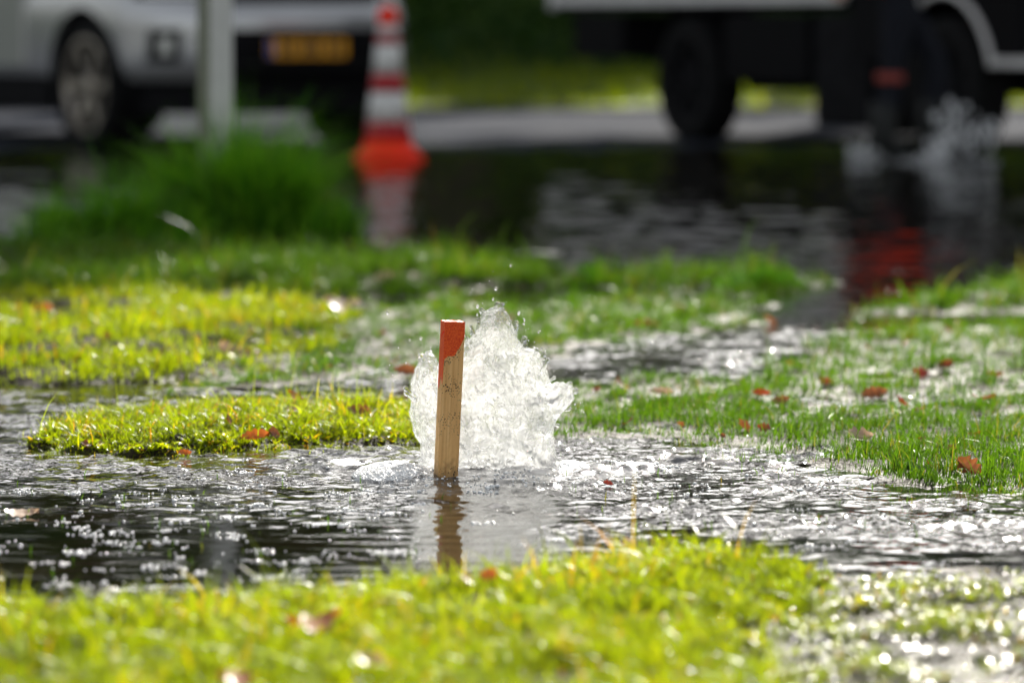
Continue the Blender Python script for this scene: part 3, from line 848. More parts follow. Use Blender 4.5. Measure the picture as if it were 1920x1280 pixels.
def cut(o, cyls):
    """carve wheel arches (cylinders along y) out of a body mesh"""
    for i, (x, y0, y1, z, r) in enumerate(cyls):
        bm = bmesh.new(); bm_lathe(bm, [(r, min(y0, y1)), (r, max(y0, y1))], 40, 'Y', True)
        bmesh.ops.recalc_face_normals(bm, faces=bm.faces[:])
        me = bpy.data.meshes.new('cutter'); bm.to_mesh(me); bm.free()
        c = bpy.data.objects.new('cutter', me); COL.objects.link(c); c.parent = o; c.location = (x, 0, z)
        md = o.modifiers.new('arch', 'BOOLEAN'); md.object = c; md.operation = 'DIFFERENCE'; md.solver = 'EXACT'
        bpy.context.view_layer.update()
        dg = bpy.context.evaluated_depsgraph_get()
        nm = bpy.data.meshes.new_from_object(o.evaluated_get(dg))
        o.modifiers.clear(); old = o.data; o.data = nm
        bpy.data.objects.remove(c); bpy.data.meshes.remove(old)
    return o

def smooth_by_angle(o, deg=35):
    me = o.data
    me.polygons.foreach_set('use_smooth', np.ones(len(me.polygons), dtype=bool))
    me.set_sharp_from_angle(angle=R(deg))

# ------------------------------------------------------------------ silver car
HALF = np.array([(.92, 0), (.915, .30), (.885, .52), (.80, .70), (.66, .82), (.45, .905), (.2, .935), (0, .94), (-.5, .935), (-1.3, .935), (-2.2, .94), (-2.75, .94), (-3.2, .93), (-3.5, .89), (-3.68, .74), (-3.74, .45), (-3.75, 0)])
def half_dense():
    d = np.concatenate([[0], np.cumsum(np.hypot(*np.diff(HALF, axis=0).T))])
    t = np.concatenate([np.linspace(0, d[7], 26), np.linspace(d[7], d[12], 14)[1:], np.linspace(d[12], d[-1], 14)[1:]])
    return np.stack([np.interp(t, d, HALF[:, 0]), np.interp(t, d, HALF[:, 1])], -1)
HD = half_dense()
LAY = np.array([  # z, front shift, rear shift, width scale
 (.40, -.07, .05, .955), (.45, -.02, .01, .985), (.55, 0, 0, .995), (.68, .005, 0, 1.0), (.76, .0, 0, 1.0), (.84, -.03, .0, .995), (.93, -.05, .0, .98), (1.00, -.09, .01, .965), (1.045, -.17, .03, .93), (1.07, -.32, .06, .85)])
def lay(z): return [float(np.interp(z, LAY[:, 0], LAY[:, i])) for i in (1, 2, 3)]
def car_ring(z):
    f, r, w = lay(z)
    x = HD[:, 0] + np.where(HD[:, 0] > 0, f * np.clip(HD[:, 0] / .6, 0, 1), 0) + np.where(HD[:, 0] < -2.7, r * np.clip((-2.7 - HD[:, 0]) / .6, 0, 1), 0)
    y = HD[:, 1] * w
    a = [(x[i], y[i], z) for i in range(len(x))]
    b = [(x[i], -y[i], z) for i in range(len(x) - 2, 0, -1)]
    return a + b
def front_x(y, z):
    f, r, w = lay(z); k = HD[:, 0] > 0.15
    hx, hy = HD[k, 0], HD[k, 1] * w
    x0 = np.interp(abs(y), hy, hx); return x0 + f * min(1, max(0, x0 / .6))
def front_panel(name, m, parent, y0, y1, z0, z1, off=.006, n=10, nz=4, depth=.03):
    """slab that follows the curved nose of the car"""
    ys_ = np.linspace(y0, y1, n); zs_ = np.linspace(z0, z1, nz)
    bm = bmesh.new(); L = []
    for d in (off, off - depth):
        L.append([[bm.verts.new((front_x(y, z) + d, y, z)) for z in zs_] for y in ys_])
    A, B = L
    for i in range(n - 1):
        for j in range(nz - 1):
            bm.faces.new((A[i][j], A[i + 1][j], A[i + 1][j + 1], A[i][j + 1])); bm.faces.new((B[i][j + 1], B[i + 1][j + 1], B[i + 1][j], B[i][j]))
    for i in range(n - 1):
        bm.faces.new((A[i + 1][0], A[i][0], B[i][0], B[i + 1][0])); bm.faces.new((A[i][-1], A[i + 1][-1], B[i + 1][-1], B[i][-1]))
    for j in range(nz - 1):
        bm.faces.new((A[0][j], A[0][j + 1], B[0][j + 1], B[0][j])); bm.faces.new((A[-1][j + 1], A[-1][j], B[-1][j], B[-1][j + 1]))
    return from_bm(name, bm, m, parent)

def build_car():
    a = R(57); dx, dy = math.cos(a), -math.sin(a)
    D = 22.55; tx = (572 - 960) / FPX * D
    ox, oy = tx - .92 * dx, D - .92 * dy
    zr = -.012
    root = thing('parked_car', 'silver car with a yellow number plate standing on the flooded road', 'car', (ox, oy, zr), -a)
    bm = bmesh.new(); bm_loft(bm, [car_ring(z) for z in np.concatenate([np.linspace(.40, 1.0, 16), [1.02, 1.045, 1.06, 1.07]])])
    body = from_bm('body', bm, M['silver'], root)
    arches = [(x, s * .55, s * 1.1, .375, .435) for x in (0, -2.75) for s in (-1, 1)]
    cut(body, arches); smooth_by_angle(body, 30)
    # dark wheel wells
    for x, y0, y1, z, r in arches:
        bm = bmesh.new(); s = 1 if y0 > 0 else -1
        P = [(x + (r - .006) * math.cos(t), z + (r - .006) * math.sin(t)) for t in np.linspace(-.25, math.pi + .25, 24)]
        rows = [[bm.verts.new((px_, yy, pz)) for px_, pz in P] for yy in (s * .56, s * .915)]
        for i in range(23): bm.faces.new((rows[0][i], rows[0][i + 1], rows[1][i + 1], rows[1][i]))
        bm.faces.new(rows[0]); from_bm('wheel_well', bm, M['black_plastic'], root)
    # lower black cladding, a ring below the body between the wheels, and the undertray
    for x0, x1 in ((-2.28, -.47),):
        for s in (-1, 1): box('sill', M['black_plastic'], root, x0, x1, s * .72 if s > 0 else -.905, .905 if s > 0 else -.72, .22, .455, .02)
    bm = bmesh.new(); bm_box(bm, -3.5, .55, -.50, .50, .22, .42, .02); from_bm('undertray', bm, M['black_plastic'], root)
    front_panel('front_skirt', M['black_plastic'], root, -.80, .80, .22, .435, -.03, 22, 4, .25)
    front_panel('bumper_lip', M['black_plastic'], root, -.56, .88, .402, .492, .006, 20)
    front_panel('lower_grille', M['black_plastic'], root, -.50, .52, .495, .69, .006, 16)
    front_panel('grille', M['black_plastic'], root, -.52, .52, .835, .985, .006, 16)
    for k in range(4): front_panel('grille_bar', M['dark_steel'], root, -.50, .50, .855 + k * .034, .867 + k * .034, .016, 14, 2, .012)
    for s in (-1, 1):
        fr = front_panel('fog_lamp', M['black_plastic'], root, *sorted((s * .715, s * .835)), .505, .69, .010, 8)
        front_panel('lens', M['lamp_glass'], fr, *sorted((s * .755, s * .80)), .55, .65, .018, 5)
        h_ = front_panel('headlight', M['black_plastic'], root, *sorted((s * .56, s * .86)), .86, .985, .008, 10)
        front_panel('lens', M['lamp_glass'], h_, *sorted((s * .59, s * .83)), .875, .97, .014, 8)
    # number plate with its blue strip and dark characters
    px0 = front_x(0, .585) + .022
    plate = box('number_plate', M['plate_yellow'], root, px0, px0 + .012, -.26, .26, .53, .64, .003)
    box('country_strip', M['plate_blue'], plate, px0 + .0121, px0 + .0135, -.258, -.218, .532, .638, 0)
    for k, yy in enumerate((-.175, -.125, -.045, .005, .055, .135, .185)):
        box('character', M['ink'], plate, px0 + .0121, px0 + .0135, yy, yy + .036, .545 + .004 * (k % 2), .626, 0)
    # cabin
    def cab_ring(z):
        t = (z - 1.05) / .68
        xf, xr, w = -.42 - .95 * t ** .9, -3.62 + .30 * t ** 1.5, .84 - .17 * t
        pts = []
        for k in range(40):
            an = k / 40 * 2 * math.pi; c, s = math.cos(an), math.sin(an); e = .35
            pts.append(((xf + xr) / 2 + (xf - xr) / 2 * math.copysign(abs(c) ** e, c), w * math.copysign(abs(s) ** e, s), z))
        return pts
    bm = bmesh.new(); bm_loft(bm, [cab_ring(z) for z in (1.055, 1.2, 1.35, 1.5, 1.62)]); o = from_bm('windows', bm, M['glass_dark'], root); smooth_by_angle(o)
    r0 = cab_ring(1.62); rc = Vector((sum(p[0] for p in r0) / 40, 0, 0))
    bm = bmesh.new(); bm_loft(bm, [[((p[0] - rc.x) * k + rc.x, p[1] * k, z) for p in r0] for k, z in ((1.012, 1.615), (1.0, 1.66), (.95, 1.70), (.80, 1.725), (.4, 1.735))]); o = from_bm('roof', bm, M['silver'], root); smooth_by_angle(o, 50)
    for s in (-1, 1):
        for x0, x1, t0, t1 in ((-.95, -1.62, .02, .98), (-1.72, -1.84, 0, 1), (-2.72, -2.84, 0, 1)):
            bm = bmesh.new(); P = []
            for z in (1.06, 1.34, 1.62):
                t = (z - 1.05) / .68; w = .84 - .17 * t + .006; k = (z - 1.06) / .56
                xa = (-.60 - .83 * t) if x0 == -.95 else x0
                P.append([(xa, s * (w - .02), z), (xa - .10, s * (w - .02), z), (xa - .10, s * (w + .004), z), (xa, s * (w + .004), z)])
            bm_loft(bm, P); from_bm('pillar', bm, M['silver'], root)
        d = box('door', M['silver'], root, -1.78, -.72, *sorted((s * .925, s * .945)), .47, 1.0, .008)
        box('handle', M['black_plastic'], d, -1.68, -1.50, *sorted((s * .946, s * .965)), .90, .925, .004)
        d = box('door', M['silver'], root, -2.30, -1.79, *sorted((s * .925, s * .945)), .47, 1.0, .008)
        box('handle', M['black_plastic'], d, -2.24, -2.06, *sorted((s * .946, s * .965)), .90, .925, .004)
        box('mirror', M['silver'], root, -.86, -.66, *sorted((s * .90, s * 1.10)), 1.06, 1.20, .04)
        box('tail_light', M['cone_red'], root, -3.72, -3.60, *sorted((s * .62, s * .86)), .82, .98, .02)
    for x in (0, -2.75):
        for s in (-1, 1): wheel(root, (x, s * .815, .37), .37, .235, .275, 6, M['alloy'], s)
build_car()

# ------------------------------------------------------------------ flat bed truck
def build_truck():
    a = math.atan2(2.60, 1.28); ca, sa = math.cos(a), math.sin(a)
    ox, oy = 1.03 + .98 * sa, 24.2 + .98 * ca
    root = thing('flatbed_truck', 'dark flatbed truck with pale trim standing on the flooded road behind the wading person', 'truck', (ox, oy, -.005), -a)
    WB = 2.898; r = .375
    for s in (-1, 1):
        box('chassis_rail', M['dark_steel'], root, -1.7, 3.5, *sorted((s * .36, s * .46)), .52, .74, .01)
        box('bed_edge', M['white_paint'], root, -1.75, 1.86, *sorted((s * .955, s * 1.0)), .828, .885, .006)
        sd_ = box('dropside', M['grey_paint'], root, -1.73, 1.84, *sorted((s * .965, s * .995)), .888, 1.34, .006)
        for k in range(6): box('rib', M['white_paint'], sd_, -1.60 + k * .62, -1.54 + k * .62, *sorted((s * .996, s * 1.015)), .90, 1.32, .004)
        for k in range(3): box('latch', M['dark_steel'], sd_, -1.28 + k * 1.24, -1.20 + k * 1.24, *sorted((s * .9965, s * 1.03)), 1.24, 1.32, .004)
        box('tool_box', M['black_plastic'], root, .47, 1.44, *sorted((s * .58, s * .96)), .37, .77, .02)
        box('fuel_tank', M['dark_steel'], root, 1.50, 2.10, *sorted((s * .58, s * .95)), .13, .77, .03)
        box('rear_locker', M['black_plastic'], root, -1.50, -.82, *sorted((s * .60, s * .96)), .50, .78, .02)
        # rear mudguard arc and flap
        bm = bmesh.new(); P = [(math.cos(t) * .45, math.sin(t) * .45 + r) for t in np.linspace(.25, math.pi - .25, 16)]
        A = [[bm.verts.new((p[0] * k, y, (p[1] - r) * k + r)) for p in P] for k in (1, .985) for y in sorted((s * .60, s * .98))]
        for i in range(15):
            bm.faces.new((A[0][i], A[0][i + 1], A[1][i + 1], A[1][i])); bm.faces.new((A[2][i + 1], A[2][i], A[3][i], A[3][i + 1]))
            bm.faces.new((A[1][i], A[1][i + 1], A[3][i + 1], A[3][i])); bm.faces.new((A[0][i + 1], A[0][i], A[2][i], A[2][i + 1]))
        from_bm('mudguard', bm, M['black_plastic'], root)
        box('mud_flap', M['rubber'], root, 2.26, 2.275, *sorted((s * .62, s * .97)), .10, .60, 0)
        wheel(root, (WB, s * .87, r), r, .22, .235, 8, M['dark_steel'], s)
        wheel(root, (0, s * .86, r), r, .22, .235, 8, M['dark_steel'], s)
    box('bed_floor', M['dark_steel'], root, -1.74, 1.85, -.95, .95, .80, .88, .006)
    box('tailgate', M['grey_paint'], root, -1.785, -1.752, -.99, .99, .80, 1.34, .006)
    box('headboard', M['grey_paint'], root, 1.842, 1.875, -.95, .95, .88, 1.75, .006)
    bm = bmesh.new(); bm_tube(bm, [(0, -.5, r), (0, .5, r)], .07, 12); from_bm('axle', bm, M['dark_steel'], root)
    bm = bmesh.new(); bm_tube(bm, [(WB, -.75, r), (WB, .75, r)], .05, 12); from_bm('axle', bm, M['dark_steel'], root)
    # cab: dark lower half, red above
    def ring(z, f, w, rb=1.93): 
        return [(rb, -w, z), (f - .10, -w, z), (f - .02, -w + .12, z), (f, -w + .4, z), (f, w - .4, z), (f - .02, w - .12, z), (f - .10, w, z), (rb, w, z)]
    bm = bmesh.new(); bm_loft(bm, [ring(.50, 3.68, .955), ring(.56, 3.72, .96), ring(1.008, 3.72, .965)])
    low = from_bm('cab_base', bm, M['black_plastic'], root)
    cut(low, [(WB, s * .55, s * 1.2, r, .485) for s in (-1, 1)])
    bm = bmesh.new(); bm_loft(bm, [ring(1.01, 3.72, .97), ring(1.28, 3.70, .97), ring(1.30, 3.69, .965)])
    from_bm('cab', bm, M['cab_paint'], root)
    bm = bmesh.new(); bm_loft(bm, [ring(1.302, 3.68, .955), ring(1.6, 3.58, .92), ring(1.92, 3.46, .88)]); from_bm('cab_windows', bm, M['glass_dark'], root)
    bm = bmesh.new(); bm_loft(bm, [ring(1.921, 3.48, .90), ring(2.0, 3.44, .89), ring(2.07, 3.30, .82, 2.0)]); from_bm('cab_roof', bm, M['cab_paint'], root)
    for s in (-1, 1):
        for x in (1.96, 2.72):
            bm = bmesh.new(); bm_loft(bm, [[(x, s * (w - .03), z), (x + .12, s * (w - .03), z), (x + .12, s * (w + .006), z), (x, s * (w + .006), z)] for z, w in ((1.30, .957), (1.6, .922), (1.925, .884))]); from_bm('pillar', bm, M['cab_paint'], root)
        bm = bmesh.new(); bm_tube(bm, [(3.62, s * .95, 1.30), (3.52, s * .915, 1.6), (3.41, s * .88, 1.92)], .035, 8); from_bm('pillar', bm, M['cab_paint'], root)
        d = box('door', M['cab_paint'], root, 2.06, 3.02, *sorted((s * .966, s * .985)), 1.02, 1.29, .01)
        box('handle', M['black_plastic'], d, 2.12, 2.28, *sorted((s * .986, s * 1.005)), 1.16, 1.20, .005)
        box('mirror', M['black_plastic'], root, 3.42, 3.50, *sorted((s * 1.02, s * 1.20)), 1.35, 1.72, .02)
        # pale trim round the front wheel arch and the strip running on to the bumper
        pts = [(WB + .50 * math.cos(t), s * .972, r + .50 * math.sin(t)) for t in np.linspace(.27, math.pi - .9, 20)]
        bm = bmesh.new(); bm_tube(bm, pts, .020, 8); from_bm('arch_trim', bm, M['white_paint'], root, True)
        box('sill_strip', M['white_paint'], root, 3.36, 3.74, *sorted((s * .955, s * .985)), .485, .535, .006)
        box('headlight', M['lamp_glass'], root, 3.70, 3.735, *sorted((s * .55, s * .85)), .66, .82, .02)
    box('bumper', M['white_paint'], root, 3.70, 3.78, -.94, .94, .48, .60, .02)
    box('grille', M['dark_steel'], root, 3.70, 3.725, -.5, .5, .66, .84, .006)
build_truck()

# splash thrown up by the truck's front wheel
def splash(name, label, cu, cv, spread, n, seed, up, th0, th1):
    q = np.random.RandomState(seed); x0, y0 = at(cu, cv)
    C = []; RR = []
    jets = q.uniform(th0, th1, 8)
    for i in range(n):
        th = jets[q.randint(8)] + q.normal(0, .10)
        d = (.05 + .95 * q.rand() ** 1.3) * spread
        x = d * math.sin(th) + q.normal(0, .022); y = q.normal(0, .09); z = max(.012, up * d * math.cos(th) * (1 - .35 * d) + q.normal(0, .012))
        r = q.choice([.004, .007, .011, .017], p=[.35, .38, .21, .06])
        C.append((x, y, z)); RR.append((r, r, r * q.uniform(1, 2.2)))
    root = thing(name, label, 'splash', (x0, y0, 0))
    o = blobs('droplets', np.array(C), np.array(RR), M['bubble'], root); o['kind'] = 'stuff'
    # the sheet of water at its foot
    o = blobs('sheet', np.array([(q.uniform(-.1, spread * .85), q.normal(0, .07), .006) for _ in range(46)]), np.array([(q.uniform(.02, .06), q.uniform(.02, .05), q.uniform(.008, .022)) for _ in range(46)]), M['spout'], root, (IV, IF), air=.5)
    o['kind'] = 'stuff'
splash('foot_splash', 'bright spray kicked up by the leading foot of the wading person', 1735, 306, .38, 300, 26, 1.0, .2, 1.3)
splash('foot_splash', 'small pale bow wave behind the heel of the wading person', 1630, 300, .16, 90, 22, .55, -1.2, .6)

# ------------------------------------------------------------------ person wading past the truck
M['trousers'] = mat('dark_trousers', (.012, .013, .017), .85, 0, .25, 30, .3, spec=.1)
M['jacket'] = mat('red_jacket', (.85, .045, .012), .65, 0, .10, 25, .4, spec=.2)
M['skin'] = mat('skin', (.52, .30, .21), .5, 0, .06, 30)
M['hair'] = mat('hair', (.035, .022, .012), .6, 0, .3, 60)
M['boot'] = mat('rubber_boot', (.010, .011, .010), .45, 0, .2, 20, spec=.2)
M['band'] = mat('trouser_band', (.24, .028, .014), .6, 0, .1, 20)
def build_person():
    x, y = at(1682, 303)
    root = thing('person', 'person in dark trousers and red jacket wading in front of the truck', 'person', (x, y, -.03))
    P, E, Rd, Lb = [], [], [], []
    def v(p, r): P.append(p); Rd.append(r); return len(P) - 1
    def chain(start, pts, lab):
        a = start
        for p, r in pts:
            b = v(p, r); E.append((a, b)); Lb.append(lab); a = b
        return a
    pel = v((0, 0, .96), .145)
    ch = chain(pel, [((.01, 0, 1.10), .140), ((.02, 0, 1.26), .155), ((.03, 0, 1.39), .150)], 'jacket')
    nk = chain(ch, [((.040, 0, 1.475), .092)], 'jacket'); nk = chain(nk, [((.050, 0, 1.525), .062)], 'skin')
    chain(nk, [((.070, 0, 1.59), .084), ((.070, 0, 1.655), .098), ((.062, 0, 1.725), .074)], 'skin')
    for s, kn, an, hl, to, el, wr in ((-1, (-.035, -.105, .51), (-.085, -.105, .12), None, (.07, -.11, .045), (-.17, -.25, 1.19), (-.27, -.24, 1.00)),
                                  (1, (.215, .105, .54), (.195, .105, .14), None, (.36, .11, .075), (.15, .25, 1.18), (.36, .22, 1.10))):
        h = chain(pel, [((0, s * .105, .87), .098)], 'trousers')
        k = chain(h, [((kn[0] * .5, s * .108, .70), .088), (kn, .066), (tuple((a + b) / 2 for a, b in zip(kn, an)), .066)], 'trousers')
        a_ = chain(k, [(an, .056)], 'boot'); chain(a_, [(((an[0] + to[0]) / 2 + .02, an[1], (an[2] + to[2]) / 2 - .015), .050), (to, .042)], 'boot')
        sh = chain(ch, [((.03, s * .175, 1.405), .080)], 'jacket')
        e = chain(sh, [(tuple((a + b) / 2 for a, b in zip((.03, s * .2, 1.40), el)), .062), (el, .052)], 'jacket')
        w = chain(e, [(tuple((a + b) / 2 for a, b in zip(el, wr)), .048), (wr, .036)], 'jacket')
        d = Vector(wr) - Vector(el); d.normalize()
        pm = chain(w, [(tuple(Vector(wr) + d * .045), .032), (tuple(Vector(wr) + d * .085), .030)], 'skin')
        side = Vector((0, 0, 1)).cross(d).normalized(); across = d.cross(side).normalized()
        for q_, ln in ((-1.5, .062), (-.5, .074), (.5, .078), (1.5, .068)):
            b0 = Vector(wr) + d * .085 + across * q_ * .017; curl = side * (-s) * .35
            chain(pm, [(tuple(b0 + d * .012), .010), (tuple(b0 + d * ln * .5 + curl * .02), .009), (tuple(b0 + d * ln * .9 + curl * .06), .0075)], 'skin')
        tb = Vector(wr) + d * .04 + across * .035
        chain(w + 1, [(tuple(tb), .012), (tuple(tb + d * .03 + across * .015), .0105), (tuple(tb + d * .058 + across * .018), .009)], 'skin')
    me = bpy.data.meshes.new('body'); me.from_pydata(P, E, []); me.update()
    o = link('body', me, None, root)
    sk = o.modifiers.new('skin', 'SKIN'); sk.use_smooth_shade = True
    for i, r in enumerate(Rd): me.skin_vertices[0].data[i].radius = (r, r)
    me.skin_vertices[0].data[0].use_root = True
    sb = o.modifiers.new('sub', 'SUBSURF'); sb.levels = 2; sb.render_levels = 2
    bpy.context.view_layer.update()
    nm = bpy.data.meshes.new_from_object(o.evaluated_get(bpy.context.evaluated_depsgraph_get()))
    o.modifiers.clear(); o.data = nm; bpy.data.meshes.remove(me)
    nm.materials.clear(); names = ['jacket', 'trousers', 'boot', 'skin']
    for k in names: nm.materials.append(M[k])
    c = np.empty(len(nm.polygons) * 3, np.float32); nm.polygons.foreach_get('center', c); c = c.reshape(-1, 3)
    best = np.full(len(c), 1e9); mi = np.zeros(len(c), np.int32); PA = np.array(P)
    for (a, b), lab in zip(E, Lb):
        A, B = PA[a], PA[b]; t = np.clip(((c - A) @ (B - A)) / ((B - A) @ (B - A) + 1e-9), 0, 1)
        dd = np.linalg.norm(c - A - t[:, None] * (B - A), axis=1) - .8 * (Rd[a] + t * (Rd[b] - Rd[a]))
        k = dd < best; best[k] = dd[k]; mi[k] = names.index(lab)
    nm.polygons.foreach_set('material_index', mi)
    nm.polygons.foreach_set('use_smooth', np.ones(len(c), bool))
    # jacket hem, trouser bands at the knee, hair, face
    def ring(name, m, cx, cy_, z0, z1, rx, ry):
        bm = bmesh.new(); bm_loft(bm, [[(cx + rx * k * math.cos(t), cy_ + ry * k * math.sin(t), z) for t in np.linspace(0, 2 * math.pi, 28, endpoint=False)] for k, z in ((.96, z0), (1, z0 + .008), (1, z1 - .008), (.96, z1))])
        return from_bm(name, bm, m, root, True)
    ring('jacket_hem', M['jacket'], 0, 0, .90, 1.02, .168, .180)
    ring('trouser_band', M['band'], -.050, -.105, .44, .485, .072, .072)
    for s, p in ((-1, (-.085, -.105)), (1, (.195, .105))): ring('boot_shaft', M['boot'], p[0], p[1], .10, .33, .070, .066)
    o = blobs('hair', np.array([(.048, 0, 1.715), (.015, 0, 1.68), (.010, 0, 1.63)]), np.array([(.098, .088, .068), (.070, .088, .085), (.055, .075, .07)]), M['hair'], root, (IV, IF))
    blobs('nose', np.array([(.166, 0, 1.635)]), np.array([(.022, .014, .022)]), M['skin'], root, (IV, IF))
    for s in (-1, 1):
        blobs('eye', np.array([(.150, s * .032, 1.665)]), np.array([(.012, .013, .009)]), M['white_paint'], root, (IV, IF))
        blobs('pupil', np.array([(.160, s * .032, 1.665)]), np.array([(.004, .006, .006)]), M['ink'], root)
        blobs('ear', np.array([(.065, s * .094, 1.645)]), np.array([(.018, .010, .030)]), M['skin'], root, (IV, IF))
    blobs('mouth', np.array([(.148, 0, 1.592)]), np.array([(.008, .026, .006)]), M['band'], root, (IV, IF))
build_person()

# ------------------------------------------------------------------ grass
def blades(name, X, Y, Zb, H, W, lean, rnd, m, segs=3, seed=0, curl=1.0, label=None, kind='stuff', cat=None, parent=None, group=None, az=None):
    n = len(X); q = np.random.RandomState(seed)
    if az is None: az = q.uniform(0, 2 * math.pi, n)
    fa = q.uniform(0, math.pi, n)                         # facing of the flat of the blade
    dx, dy = np.cos(az), np.sin(az); sx, sy = np.cos(fa), np.sin(fa)
    rows = []
    for k in range(segs + 1):
        t = k / segs
        b = lean * H * t ** (1 + curl); hz = H * (t - .35 * np.minimum(lean, 1.2) * t ** 2.2)
        cx, cy_, cz = X + dx * b, Y + dy * b, Zb + hz
        if k < segs:
            w = W * .5 * (1 - .75 * t ** 1.6)
            rows.append(np.stack([cx - sx * w, cy_ - sy * w, cz], -1)); rows.append(np.stack([cx + sx * w, cy_ + sy * w, cz], -1))
        else: rows.append(np.stack([cx, cy_, cz], -1))
    V = np.stack(rows, 1); nv = V.shape[1]
    T = []
    for k in range(segs - 1):
        a = 2 * k; T += [(a, a + 1, a + 3), (a, a + 3, a + 2)]
    a = 2 * (segs - 1); T.append((a, a + 1, a + 2))
    F = (np.array(T)[None] + (np.arange(n) * nv)[:, None, None]).reshape(-1, 3)
    me = np_mesh(name, V.reshape(-1, 3), F)
    fattr(me, 'rnd', np.repeat(rnd, nv))
    o = link(name, me, m, parent)
    return tag(o, label, cat, group, kind)

def scatter(region, n, seed, sd_min=-.03, margin=.0, umin=-160, umax=2080, vmax=1420):
    """n random ground points inside a region outline that the picture can plausibly see"""
    P = LAND[region][0] if region in LAND else BOG[region]
    q = np.random.RandomState(seed)
    lo, hi = P.min(0) - .03, P.max(0) + .03
    out = []
    got = 0
    while got < n:
        x = q.uniform(lo[0], hi[0], 40000); y = q.uniform(lo[1], hi[1], 40000)
        u, v = px_of(x, y)
        k = (u > umin) & (u < umax) & (v < vmax)
        x, y = x[k], y[k]
        if not len(x): continue
        s = sdist(P, x, y) + ragged(x, y)
        k = s > sd_min
        out.append(np.stack([x[k], y[k]], -1)); got += int(k.sum())
    A = np.concatenate(out)[:n]
    return A[:, 0], A[:, 1], q

def lawn(region, n, hmean, wmean, m, label, seed, thr=-.003, clump=.5, lean=.5, lo=.35, rshift=0., **kw):
    x, y, q = scatter(region, n, seed, **kw)
    z = terrain(x, y)
    c = fbm2(x * 9, y * 9, 3, seed + 30); c2 = fbm2(x * 2.6, y * 2.6, 3, seed + 50)
    keep = (z > thr) & (q.rand(len(x)) < np.clip(lo + .5 + clump * c * 2 + .55 * c2, .05, 1))
    x, y, z, c, c2 = x[keep], y[keep], z[keep], c[keep], c2[keep]; k = len(x)
    H = hmean * q.lognormal(0, .38, k) * np.clip(1 + .8 * c, .35, 2) * (1 - .5 * (z < .004))
    W = wmean * q.uniform(.6, 1.35, k)
    rnd = np.clip(q.normal(.45 + rshift, .20, k) + .35 * c2, 0, .97)
    dry = np.clip(.02 + .9 * (fbm2(x * 4.5, y * 4.5, 3, seed + 70) - .12), .02, .6)
    rnd = np.where(q.rand(k) < dry, q.uniform(.94, 1.0, k), rnd)
    return blades('grass', x, y, np.maximum(z, -.004) - .002, H, W, np.abs(q.normal(lean, .35, k)), rnd, m, 3, seed, label=label, cat='grass')

lawn('near', 80000, .024, .0030, M['grass_sun'], 'short yellow green grass on the near bank', 101, lean=.75, clump=1.2, lo=.15, rshift=.0, umin=-420, vmax=1500)
lawn('left', 34000, .019, .0024, M['grass_sun'], 'mossy sunlit turf bank left of the stake', 102, lean=.9, clump=1.3, lo=.1, thr=-.010, sd_min=-.06)
lawn('left', 26000, .0075, .0060, M['grass_sun'], 'flat mossy leaves on the turf bank left of the stake', 122, lean=1.2, clump=1.0, lo=.1, thr=-.004, rshift=.1)
for reg_, n_, h_, w_, mm_, sd_ in (('left', 2600, .016, .0016, 'grass_sun', 151), ('right', 3200, .018, .0014, 'grass_green', 152), ('near', 2600, .022, .0022, 'grass_sun', 153)):
    lawn(reg_, n_, h_, w_, M[mm_], {'left': 'drowned blades thinning out round the left turf bank', 'right': 'drowned blades thinning out along the right bank', 'near': 'drowned blades along the edge of the near bank'}[reg_], sd_, thr=-.04, sd_min=-.11, lean=.5, lo=.1)
for reg_, n_, h_, w_, mm_, sd_ in (('near', 700, .042, .0022, 'grass_sun', 141), ('left', 900, .036, .0017, 'grass_sun', 142), ('right', 1600, .038, .0015, 'grass_green', 143), ('lawn', 700, .046, .003, 'grass_sun', 144), ('rear', 2000, .062, .0035, 'grass_green', 145)):
    lawn(reg_, n_, h_, w_, M[mm_], {'near': 'longer single blades standing out of the near bank', 'left': 'longer single blades on the left turf bank', 'right': 'longer thin blades on the right bank', 'lawn': 'longer blades in the lit grass patch', 'rear': 'longer blades in the road side grass strip'}[reg_], sd_, thr=-.012, sd_min=-.05, lean=.5, lo=.4)
lawn('right', 26000, .019, .0019, M['grass_green'], 'thin green grass bank right of the spout', 103, lean=.4, clump=1.1, lo=.05, thr=-.012, sd_min=-.05)
lawn('lawn', 44000, .025, .0034, M['grass_sun'], 'bright lit grass patch at the left behind the flowing water', 104, lean=.55, umin=-250, clump=1.6, lo=-.15, rshift=-.05)
lawn('rear', 60000, .040, .0045, M['grass_green'], 'green grass strip along the flooded road', 105, lean=.5, umin=-260, umax=2200, clump=1.3, lo=-.05)
lawn('edge', 9000, .040, .0038, M['grass_green'], 'wet grass verge at the right by the road water', 106, lean=.5, umax=2200, clump=1.2, lo=.0)
lawn('bog_mid', 16000, .022, .0028, M['grass_green'], 'half drowned grass behind the stake', 107, thr=-.006, clump=1.0, lo=.0, lean=.7)
lawn('bog_right', 15000, .030, .0024, M['grass_green'], 'half drowned grass at the right behind the bank', 108, thr=-.008, clump=1.0, lo=.05, lean=.4)
lawn('bog_near', 11000, .013, .0030, M['grass_sun'], 'flattened wet grass in the glittering mud at the lower right', 109, thr=-.006, clump=.9, lo=.1, lean=1.1)
lawn('bog_near', 52000, .0060, .0042, M['wet_bits'], 'wet flattened leaf scraps glinting in the mud at the lower right', 129, lean=1.3, clump=.6, lo=.3, thr=-.006)
lawn('bog_rim', 4000, .022, .0022, M['grass_green'], 'sparse grass rim at the right edge of the pool', 110, thr=-.010, clump=.9, lo=.0, lean=.5)
lawn('bog_behind', 7000, .020, .0022, M['grass_green'], 'wet grass and puddles behind the right bank', 111, thr=-.006, clump=1.0, lo=.0, lean=.6)
